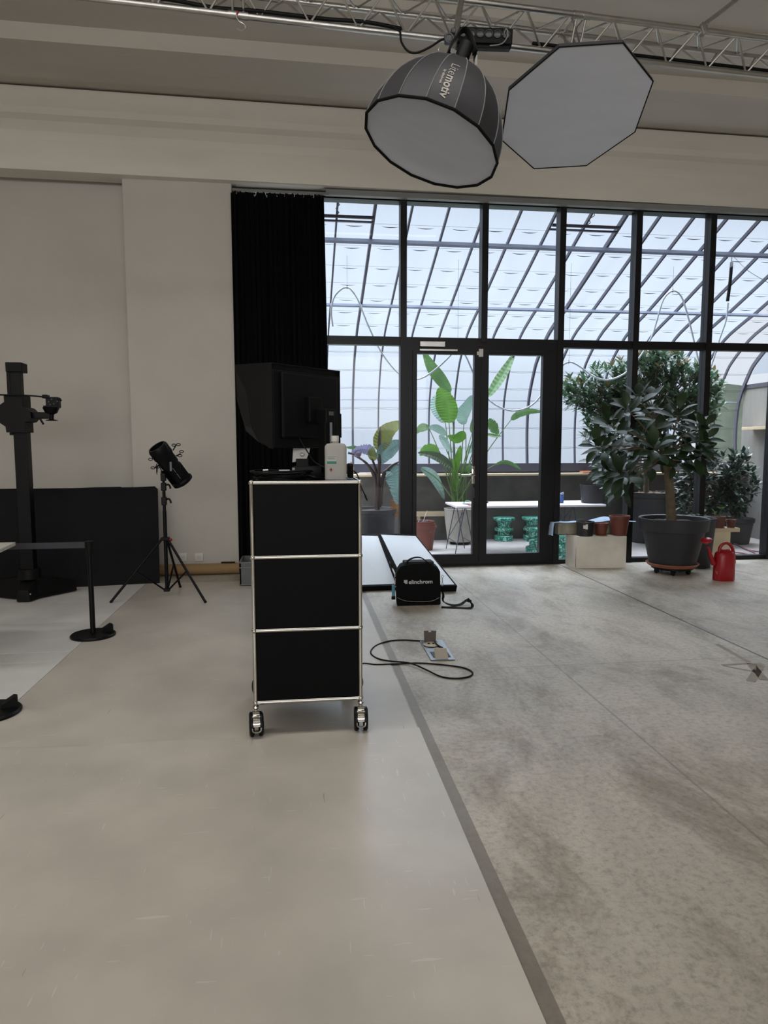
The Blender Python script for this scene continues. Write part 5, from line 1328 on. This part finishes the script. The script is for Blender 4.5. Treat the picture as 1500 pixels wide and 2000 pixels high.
leaves = [ # pts, width, mat, depth offset, jag
 ([(880, 766), (860, 740), (841, 714), (827, 686)], .20, LG, .0, 0),
 ([(953, 776), (972, 747), (990, 718), (1006, 688)], .17, LG, -.1, 0),
 ([(877, 826), (875, 800), (868, 776), (857, 757)], .36, LBR, -.25, 0),
 ([(870, 826), (858, 806), (850, 790), (849, 772)], .20, LGB, .0, 0),
 ([(906, 829), (903, 812), (912, 795), (922, 772)], .22, LGB, .05, 0),
 ([(838, 836), (828, 835), (820, 838), (812, 847)], .14, LG, .0, 0),
 ([(910, 848), (900, 852), (888, 857), (874, 851)], .17, LBR, -.2, 0),
 ([(858, 881), (846, 876), (832, 878), (820, 890)], .19, LBR, -.1, .35),
 ([(884, 914), (866, 900), (846, 890), (816, 884)], .16, LDK, -.15, 0),
 ([(822, 914), (842, 926), (856, 948), (868, 976)], .16, LGB, -.1, 0),
 ([(998, 820), (1014, 808), (1034, 803), (1058, 804)], .13, LG, .0, .2),
 ([(948, 822), (958, 828), (966, 838), (974, 848)], .20, LG, .1, .5),
 ([(948, 848), (960, 850), (970, 852), (980, 852)], .06, LG, .1, 0),
 ([(966, 908), (984, 902), (1004, 908), (1018, 918)], .07, LG, .0, .2),
 ([(888, 930), (893, 905), (897, 885), (900, 870)], .12, LBR, .0, 0),
 ([(888, 960), (890, 935), (886, 915), (884, 895)], .11, LBR, -.05, 0),
 ([(902, 930), (908, 922), (914, 915), (921, 908)], .15, LG, .1, 0),
 ([(872, 850), (860, 840), (848, 835), (836, 836)], .13, LGB, .1, 0),
 ([(858, 850), (868, 862), (875, 874), (884, 884)], .12, LGB, .05, 0),
 ([(912, 884), (918, 878), (926, 872), (935, 868)], .12, LGB, .15, 0),
 ([(922, 846), (928, 830), (934, 812), (940, 796)], .16, LG, .15, 0)]
rr = random.Random(9)
for i, (pp, w_, m_, dy, jg) in enumerate(leaves):
    P3 = [pY(x, y, YP+dy+.06*j*(1 if i % 2 else -1)) for j, (x, y) in enumerate(pp)]
    dd = (P3[-1]-P3[0]).normalized(); view = (P3[1]-Vector((0, 0, H))).normalized(); side = dd.cross(view)+view*rr.uniform(-.5, .5)
    MB().leafpts(P3, w_, side, .22, 9, .42, jg, rib=.018).build('leaf', m_, bp2)
    s0 = pY(rr.uniform(884, 912), 992, YP+rr.uniform(-.1, .1)); mid = s0.lerp(P3[0], .55)+Vector((0, 0, .10))
    if (P3[0]-s0).length > .15: MB().tube([s0, mid, P3[0]], [.012, .006], 7, 5).build('stalk', STM, bp2, smooth_=True)

# dark-leaved plant in a black pot, left
YQ = 9.6
pc_ = pY(737, 1040, YQ); zr = pY(737, 993, YQ).z-ZF
LRED = mat('bronze_leaf', (104, 112, 52), .4, 0, .45, 3, trans=.35); LPUR = mat('purplish_leaf', (122, 122, 150), .35, 0, .15, 4, trans=.3)
LTEAL = mat('blue_green_leaf', (112, 142, 138), .4, 0, .15, 5, trans=.25); DSTM = mat('dark_red_stalk', (56, 38, 40), .45, 0, .2, 6)
ORG_L = mat('withered_leaf', (132, 88, 54), .6, 0, .3, 9, trans=.3)
bn = thing('potted_banana_plant', (pc_.x, YQ, ZF), 'dark-stalked banana plant with bronze leaves in a black tub, behind the cabinet edge', 'potted plant')
MB().lathe([(0, .002), (.27, .002), (.28, .01), (.315, zr-.06), (.33, zr-.05), (.335, zr), (.315, zr), (.30, zr-.05), (0, zr-.05)], (pc_.x-.06, YQ, ZF), 40).build('plant_tub', DPOT, bn, smooth_=True, angle=35)
MB().lathe([(.31, zr-.045), (.1, zr-.02), (0, zr-.02)], (pc_.x-.06, YQ, ZF), 24).build('soil', SOIL, bn)
for pp, r_ in (([(737, 995), (738, 950), (741, 905), (742, 868)], .030), ([(735, 990), (733, 935), (716, 905), (693, 890)], .022), ([(741, 990), (748, 935), (762, 912), (784, 900)], .022), ([(738, 990), (736, 930), (730, 905), (722, 885)], .020), ([(744, 985), (748, 930), (757, 918), (766, 922)], .022), ([(680, 884), (700, 892), (722, 915), (733, 945)], .014)):
    MB().tube([pY(x, y, YQ) for x, y in pp], [r_*1.3, r_*.6], 10, 5).build('stalk', DSTM, bn, smooth_=True)
for i, (pp, w_, m_, jg) in enumerate((([(742, 882), (746, 862), (758, 842), (785, 824)], .27, LRED, .1), ([(732, 886), (722, 879), (705, 877), (686, 884)], .16, LPUR, .35), ([(742, 905), (752, 885), (766, 874), (786, 862)], .25, LTEAL, 0), ([(756, 918), (768, 926), (775, 948), (776, 985)], .30, LTEAL, .3), ([(777, 970), (776, 984), (774, 998), (770, 1009)], .24, ORG_L, .5), ([(730, 900), (728, 890), (727, 882), (727, 874)], .14, LRED, .2), ([(741, 880), (741, 868), (742, 850), (743, 832)], .05, DSTM, 0), ([(700, 866+8), (690, 873), (684, 874), (676, 873)], .05, LG, 0))):
    P3 = [pY(x, y, YQ-.04*j) for j, (x, y) in enumerate(pp)]; dd = (P3[-1]-P3[0]).normalized(); view = (P3[1]-Vector((0, 0, H))).normalized()
    MB().leafpts(P3, w_, dd.cross(view)+view*.2, .25, 9, .45, jg, rib=.02).build('leaf', m_, bn)
MB().ball(pY(699, 887, YQ-.1), .045, 12, (1.1, .9, 1)).build('flower_bud', mat('purple_bud', (96, 80, 104), .5, 0, .2, 20), bn, smooth_=True)
# fern tuft low in front of the tub
fx = pZ(700, 1045, ZF); fx = pY(700, 1030, 8.9)
fn = pot('potted_fern', fx.x, 8.9, ZF, .12, .15, .40, PLB, 'small fern frond in a low dark pot in front of the banana tub', 'potted plant')
b = MB(); rr = random.Random(2)
for q in range(5):
    an = -.3+q*.35; d = Vector((math.cos(an), -.2*math.sin(q), .25)).normalized()
    for s_ in range(9):
        p = Vector((0, 0, .40))+d*(.03*s_)+Vector((0, 0, -.002*s_*s_))
        for sg in (-1, 1): b.leaf(p, Vector((.2, sg*1, .0))+d*.3, (0, 0, 1), .045*(1-s_/12), .014, .2, .1, 3)
b.build('fronds', mat('fern_green', (96, 150, 120), .5, 0, .1, 6, trans=.2), fn)

# stacked terracotta pots
p = pY(827, 1061, 10.45); zc_ = ZF
for i, lb in enumerate(('big terracotta-coloured pot behind the left door leaf, lowest of the nest', 'terracotta-coloured pot nested in the bigger one, middle of the nest', 'terracotta-coloured pot on top of the nest, holding tools')):
    def tools(root):
        MB().tube([(-.02, 0, .30), (.06, 0, .52)], .006, 6).build('tool_handle', WOOD, root)
        MB().tube([(.08*math.cos(t), .05*math.sin(t), .335+.02*math.sin(3*t)) for t in [2*PI*q/10 for q in range(10)]], .009, 6, 2, closed=True).build('coiled_line', mat('dull_blue_line', (66, 84, 104), .5), root)
        MB().ball((.06, -.03, .34), .035, 10, (1, 1, .7)).build('tool_knot', BPL, root)
    pot('nested_pot', p.x, 10.45, ZF+.001+i*.05, .145-.010*i, .205-.018*i, .385-.015*i, TERRA, lb, 'plant pot', 'nested terracotta pots', soil=(i == 2), liph=.035, lip=.018, extra=tools if i == 2 else None)
p2 = pY(839, 1037, 10.30); 
o = MB().box((p2.x, p2.y-.012, p2.z), (.035, .003, .045)).build('price_sticker', WHT)
o.parent = [x for x in bpy.data.objects if x.name.startswith('nested_pot')][0]; o.location = -o.parent.location
# timber plank behind
o = MB().b2((pY(806, 1000, 11.4).x, 11.35, pY(830, 1008, 11.4).z), (pY(900, 1000, 11.4).x, 11.45, pY(830, 999, 11.4).z)).build('timber_block', WOOD); x_c = pY(853, 1000, 11.4).x
MB().b2((x_c-.34, 11.37, ZF), (x_c-.29, 11.43, pY(830, 1008, 11.4).z)).b2((x_c+.29, 11.37, ZF), (x_c+.34, 11.43, pY(830, 1008, 11.4).z)).build('leg', WOOD, o)
rebase(o, (x_c, 11.4, ZF)); 
for ch in o.children: ch.data.transform(Matrix.Translation(Vector((-x_c, -11.4, -ZF))))
tag(o, 'low timber bench between the nested pots and the concrete planter', 'bench')

# ---- big shrub in a dark tub, behind the rubber plant
def tuft_shrub(root, tips, leafL, ratio, m_, trunk_pts, trunk_r, young=None, nper=8, seed=1, droop=.25, name='foliage'):
    rnd = random.Random(seed); tk = MB(); tk.tube(trunk_pts, trunk_r, 10, 4); top = trunk_pts[-1]; lv = MB(); yg = MB()
    for i, p in enumerate(tips):
        if i % 2 == 0:
            m0 = top.lerp(p, .5)+Vector((0, 0, rnd.uniform(-.05, .08))); tk.tube([top, m0, p], [.012, .004], 5, 3)
        out = (p-top).normalized() if (p-top).length > .01 else Vector((0, 0, 1)); ax_ = (out*.8+Vector((0, 0, .6))+Vector((rnd.uniform(-.4, .4), rnd.uniform(-.4, .4), rnd.uniform(-.4, .4)))).normalized()
        u_ = ax_.orthogonal().normalized(); v_ = ax_.cross(u_)
        for q in range(nper):
            an = q*2.4+rnd.uniform(-.4, .4); el = .25+.16*q; d = (ax_*math.cos(el)+(u_*math.cos(an)+v_*math.sin(an))*math.sin(el)).normalized()
            L_ = leafL*rnd.uniform(.75, 1.2)
            tgt_ = yg if (young and i in young and q < 4) else lv
            tgt_.leaf(p-ax_*(.012*q), d, Vector((0, 0, 1))+ax_*.5, L_, L_*ratio, droop, .18, 4)
    tk.build('stems', BARK, root, smooth_=True, angle=80); lv.build(name, m_, root, smooth_=True, angle=70)
    if young: yg.build('young_leaves', mat('young_red_leaf', (104, 92, 62), .5, 0, .25, 9, trans=.35), root, smooth_=True, angle=70)
YSH = 10.5
ps = pY(1268, 1060, 10.85); zr = pY(1268, 962, 10.6).z-ZF
sh = thing('potted_shrub', (ps.x, 10.85, ZF), 'large bushy shrub with reddish young tips in a dark tub behind the glass', 'potted plant')
MB().lathe([(0, .002), (.33, .002), (.35, .02), (.36, .04), (.46, zr-.10), (.485, zr-.09), (.49, zr), (.465, zr), (.45, zr-.06), (0, zr-.06)], (ps.x, 10.85, ZF), 44).build('plant_tub', DPOT, sh, smooth_=True, angle=35)
b = MB().lathe([(.455, zr-.05), (.2, zr-.02), (0, zr-.02)], (ps.x, 10.85, ZF), 30); rr = random.Random(1)
for q in range(60):
    an, r_ = rr.uniform(0, 6.28), rr.uniform(.05, .44); b.ball((ps.x+r_*math.cos(an), 10.85+r_*math.sin(an), ZF+zr-.03), rr.uniform(.012, .026), 6)
b.build('bark_mulch', mat('bark_mulch', (92, 76, 66), .9, 0, .4, 20), sh)
rnd = random.Random(21); tips = []; young = set()
ell = [(1150, 770, 52, 34, 5), (1185, 750, 40, 42, 4), (1245, 735, 50, 48, 8), (1300, 715, 45, 32, 6), (1350, 755, 55, 45, 8), (1260, 790, 75, 45, 9), (1200, 800, 60, 45, 7), (1170, 842, 38, 35, 3), (1340, 800, 60, 40, 7), (1382, 775, 32, 60, 5), (1290, 700, 30, 18, 2), (1220, 860, 60, 45, 5), (1185, 925, 24, 55, 3), (1215, 915, 40, 40, 3), (1120, 760, 22, 28, 2)]
for ex_, ey_, rx, ry, wt in ell:
    for q in range(wt*11):
        t = rnd.uniform(0, 2*PI); r_ = math.sqrt(rnd.random())
        x, y = ex_+rx*r_*math.cos(t), ey_+ry*r_*math.sin(t)
        if x < 1098: continue
        tips.append(pY(x, y, YSH+rnd.uniform(-.45, .35)))
        if r_ > .8 and math.sin(t) < -.1 and rnd.random() < .45: young.add(len(tips)-1)
LSH = mat('shrub_leaf', (64, 88, 64), .38, 0, .4, 3, trans=.3, spec=.5)
tuft_shrub(sh, tips, .13, .40, LSH, [pY(1262, 962, 10.8), pY(1262, 930, 10.8), pY(1264, 880, 10.7), pY(1266, 830, 10.55)], [.045, .03], young, 8, 5)
# low glossy shrub at right
YL = 10.2
pl = pY(1436, 1075, 10.45); zr = pY(1436, 1012, 10.4).z-ZF
s2 = thing('potted_low_shrub', (pl.x, 10.45, ZF), 'dense low shrub with glossy dark leaves in a dark pot, far right', 'potted plant')
MB().lathe([(0, .002), (.19, .002), (.20, .01), (.25, zr-.08), (.268, zr-.07), (.272, zr), (.255, zr), (.24, zr-.05), (0, zr-.05)], (pl.x, 10.45, ZF), 36).build('plant_pot', DPOT, s2, smooth_=True, angle=35)
MB().lathe([(.245, zr-.05), (.1, zr-.03), (0, zr-.03)], (pl.x, 10.45, ZF), 24).build('soil', SOIL, s2)
rnd = random.Random(31); tips = []
for ex_, ey_, rx, ry, wt in ((1400, 925, 55, 42, 9), (1445, 950, 38, 42, 7), (1415, 985, 50, 22, 5), (1350, 945, 32, 30, 5), (1440, 905, 30, 22, 3), (1345, 985, 22, 24, 3)):
    for q in range(wt*6):
        t = rnd.uniform(0, 2*PI); r_ = math.sqrt(rnd.random()); tips.append(pY(ex_+rx*r_*math.cos(t), ey_+ry*r_*math.sin(t), YL+rnd.uniform(-.35, .35)))
tuft_shrub(s2, tips, .14, .40, mat('glossy_dark_leaf', (44, 62, 52), .3, 0, .3, 3, trans=.12, spec=.5), [pY(1436, 1012, 10.45), pY(1434, 990, 10.4), pY(1425, 960, 10.3)], [.025, .018], None, 8, 6)
# magenta-stemmed seedling pot behind the low shrub
# ---- things on the ledge
ZL = .906
def ledge(name, px_, label, cat, builder): 
    p = pY(px_, 925, 11.35); o = builder(p.x); rebase(o, (p.x, 11.35, ZL)); tag(o, label, cat); return o
ledge('seed_tray', 1148, 'flat orange-brown seed tray on the ledge under the shrub', 'tray', lambda x: MB().b2((x-.12, 11.27, ZL), (x+.12, 11.43, ZL+.03), bevel=.004).build('seed_tray', mat('orange_clay', (176, 112, 76), .6)))
def bagm(x):
    b = MB(); rr = random.Random(4)
    for q in range(14): b.ball((x+rr.uniform(-.28, .28), 11.36+rr.uniform(-.05, .05), ZL+.045), .05, 8, (1.4, 1, .9))
    return b.build('plastic_sheeting', mat('clear_white_bag', (196, 208, 206)), smooth_=True, angle=90)
ledge('plastic_sheeting', 1472, 'crumpled translucent plastic on the ledge at the far right', 'plastic sheet', bagm)
ledge('small_brown_bottle', 686, 'small amber bottle on the ledge beside the white square bottle', 'bottle', lambda x: MB().lathe([(0, 0), (.04, 0), (.042, .01), (.042, .12), (.016, .16), (.016, .21), (0, .212)], (x, 11.35, ZL), 20).build('small_brown_bottle', mat('amber', (150, 130, 96), .3), smooth_=True, angle=40))
ledge('paper_pile', 712, 'flat pile of pale papers on the ledge at the left end', 'papers', lambda x: MB().box((x, 11.36, ZL+.008), (.22, .15, .014), rot=(0, 0, .15)).box((x+.01, 11.36, ZL+.02), (.20, .14, .01), rot=(0, 0, -.1)).build('paper_pile', mat('pale_paper', (200, 190, 186), .7)))
# shelf on the end wall
a = pX(1454, 838, XE-.1); c = pX(1494, 838, XE-.1)
o = MB().b2((XE-.22, 9.9, a.z-.02), (XE, 11.15, a.z+.03), bevel=.003).build('wall_shelf', WOOD); rebase(o, (XE-.1, 10.5, a.z)); tag(o, 'pale timber shelf fixed on the concrete end wall of the glasshouse', 'shelf')
MB().b2((XE-.16, 10.1, a.z-.14), (XE, 10.13, a.z-.02)).build('bracket', BPL, o)
# ---- white irrigation tube hung in loops, spring unit
YH = 9.0
hp = [(650, 638), (647, 605), (655, 576), (678, 561), (698, 583), (716, 628), (738, 676), (762, 712), (790, 738), (820, 740), (850, 722), (880, 694), (894, 676), (909, 694), (924, 728), (938, 758), (958, 784), (990, 801), (1020, 800), (1046, 785), (1072, 750), (1090, 722), (1111, 707), (1134, 717), (1158, 735), (1186, 742), (1218, 731), (1244, 705), (1271, 662), (1284, 622), (1296, 584), (1314, 568), (1330, 578), (1342, 612), (1354, 660), (1366, 710), (1378, 735), (1392, 706), (1406, 660), (1418, 625), (1422, 592)]
o = MB().tube([pY(x, y, YH) for x, y in hp], .012, 8, 3).build('irrigation_tube', mat('milky_tube', (196, 204, 214), .35, 0, .03), smooth_=True, angle=80); c_ = pY(990, 700, YH); rebase(o, c_); tag(o, 'white plastic tube hung in wide loops across the glasshouse', 'tube')
b = MB()
for x, y in ((678, 561), (1314, 568), (1111, 707), (894, 676)):
    p = pY(x, y, YH); b.cyl(p+Vector((0, 0, -.02)), p+Vector((0, 0, .02)), .006)
    s_ = min(range(200), key=lambda q: abs(along(TOT*q/200)[0].y-YH)); zt = along(TOT*s_/200)[0].z
    b.cyl(p, (p.x+.0, YH, zt), .0015, seg=5)
hg = b.build('hanging_wire', BPL, None); hg.parent = o; hg.location = -o.location
o = MB().tube([pY(1429, 512, YH), pY(1426, 550, YH), pY(1421, 588, YH)], .022, 12, 3).build('hanging_hose_weight', BPL, smooth_=True)
MB().cyl(pY(1429.5, 496, YH), pY(1429, 512, YH), .006).build('hook', BPL, o)
MB().tube([pY(1430, 498, YH), pY(1460, 528, YH), pY(1500, 552, YH), pY(1540, 575, YH)], .004, 5, 4).build('guy_wire', mat('wire_grey', (120, 124, 134), .5), o)
c_ = pY(1425, 550, YH); rebase(o, c_)
for ch in o.children: ch.data.transform(Matrix.Translation(-c_))
tag(o, 'thick dark hose end hanging from the glasshouse purlin at right', 'hose')
# pinkish garden hose on the glasshouse floor
hz = [(1424, 1060), (1440, 1064), (1456, 1072), (1474, 1080), (1468, 1084), (1448, 1080), (1432, 1079), (1444, 1086), (1476, 1084), (1490, 1079), (1460, 1074), (1445, 1066)]
pts = [pZ(x, y, ZF+.015) for x, y in hz]
o = MB().tube(pts, .011, 8, 5).build('garden_hose', mat('dusky_pink_hose', (130, 92, 104), .5), smooth_=True, angle=80); rebase(o, pts[4]); tag(o, 'dusky pink garden hose lying in loops on the glasshouse floor', 'hose')

# hillside and wall outside, seen through the clear end panes
b = MB(); rr = random.Random(8); top_ = []
zt = pY(1420, 762, 15).z; xs_ = pY(1392, 762, 15).x
for i in range(41):
    x = xs_+i*.35; top_.append((x, zt+.08*math.sin(i*.9)+.06*math.sin(i*.41+1)+rr.uniform(-.03, .03)))
b.prism([(xs_, 15, -1)]+[(x, 15, z) for x, z in top_]+[(xs_+14, 15, -1)], (0, .4, 0))
struct('wall_outside_hedge', b, mat('distant_hedge', (70, 78, 68), .9, 0, .35, 2, .5, 6))

# ---- worn tape residue on the concrete, right edge
b = MB()
def tstrip(x0, y0, x1, y1, w_):
    p, q = pZ(x0, y0, .0008), pZ(x1, y1, .0008); d = (q-p).normalized(); n_ = Vector((-d.y, d.x, 0))*w_/2
    b.prism([p-n_, q-n_, q+n_, p+n_], (0, 0, .0006))
for a in ((1466, 1331, 1486, 1300, .05), (1493, 1328, 1466, 1296, .05), (1466, 1299, 1490, 1297, .04), (1400, 1258, 1462, 1292, .03), (1410, 1299, 1468, 1295, .025), (1412, 1300, 1475, 1312, .02)): tstrip(*a)
o = b.build('tape_residue', mat('tape_residue', (136, 126, 112), .7, 0, .2, 14)); c_ = pZ(1478, 1312, 0); rebase(o, c_); tag(o, 'star-shaped worn tape residue on the concrete at the right edge', 'tape mark')
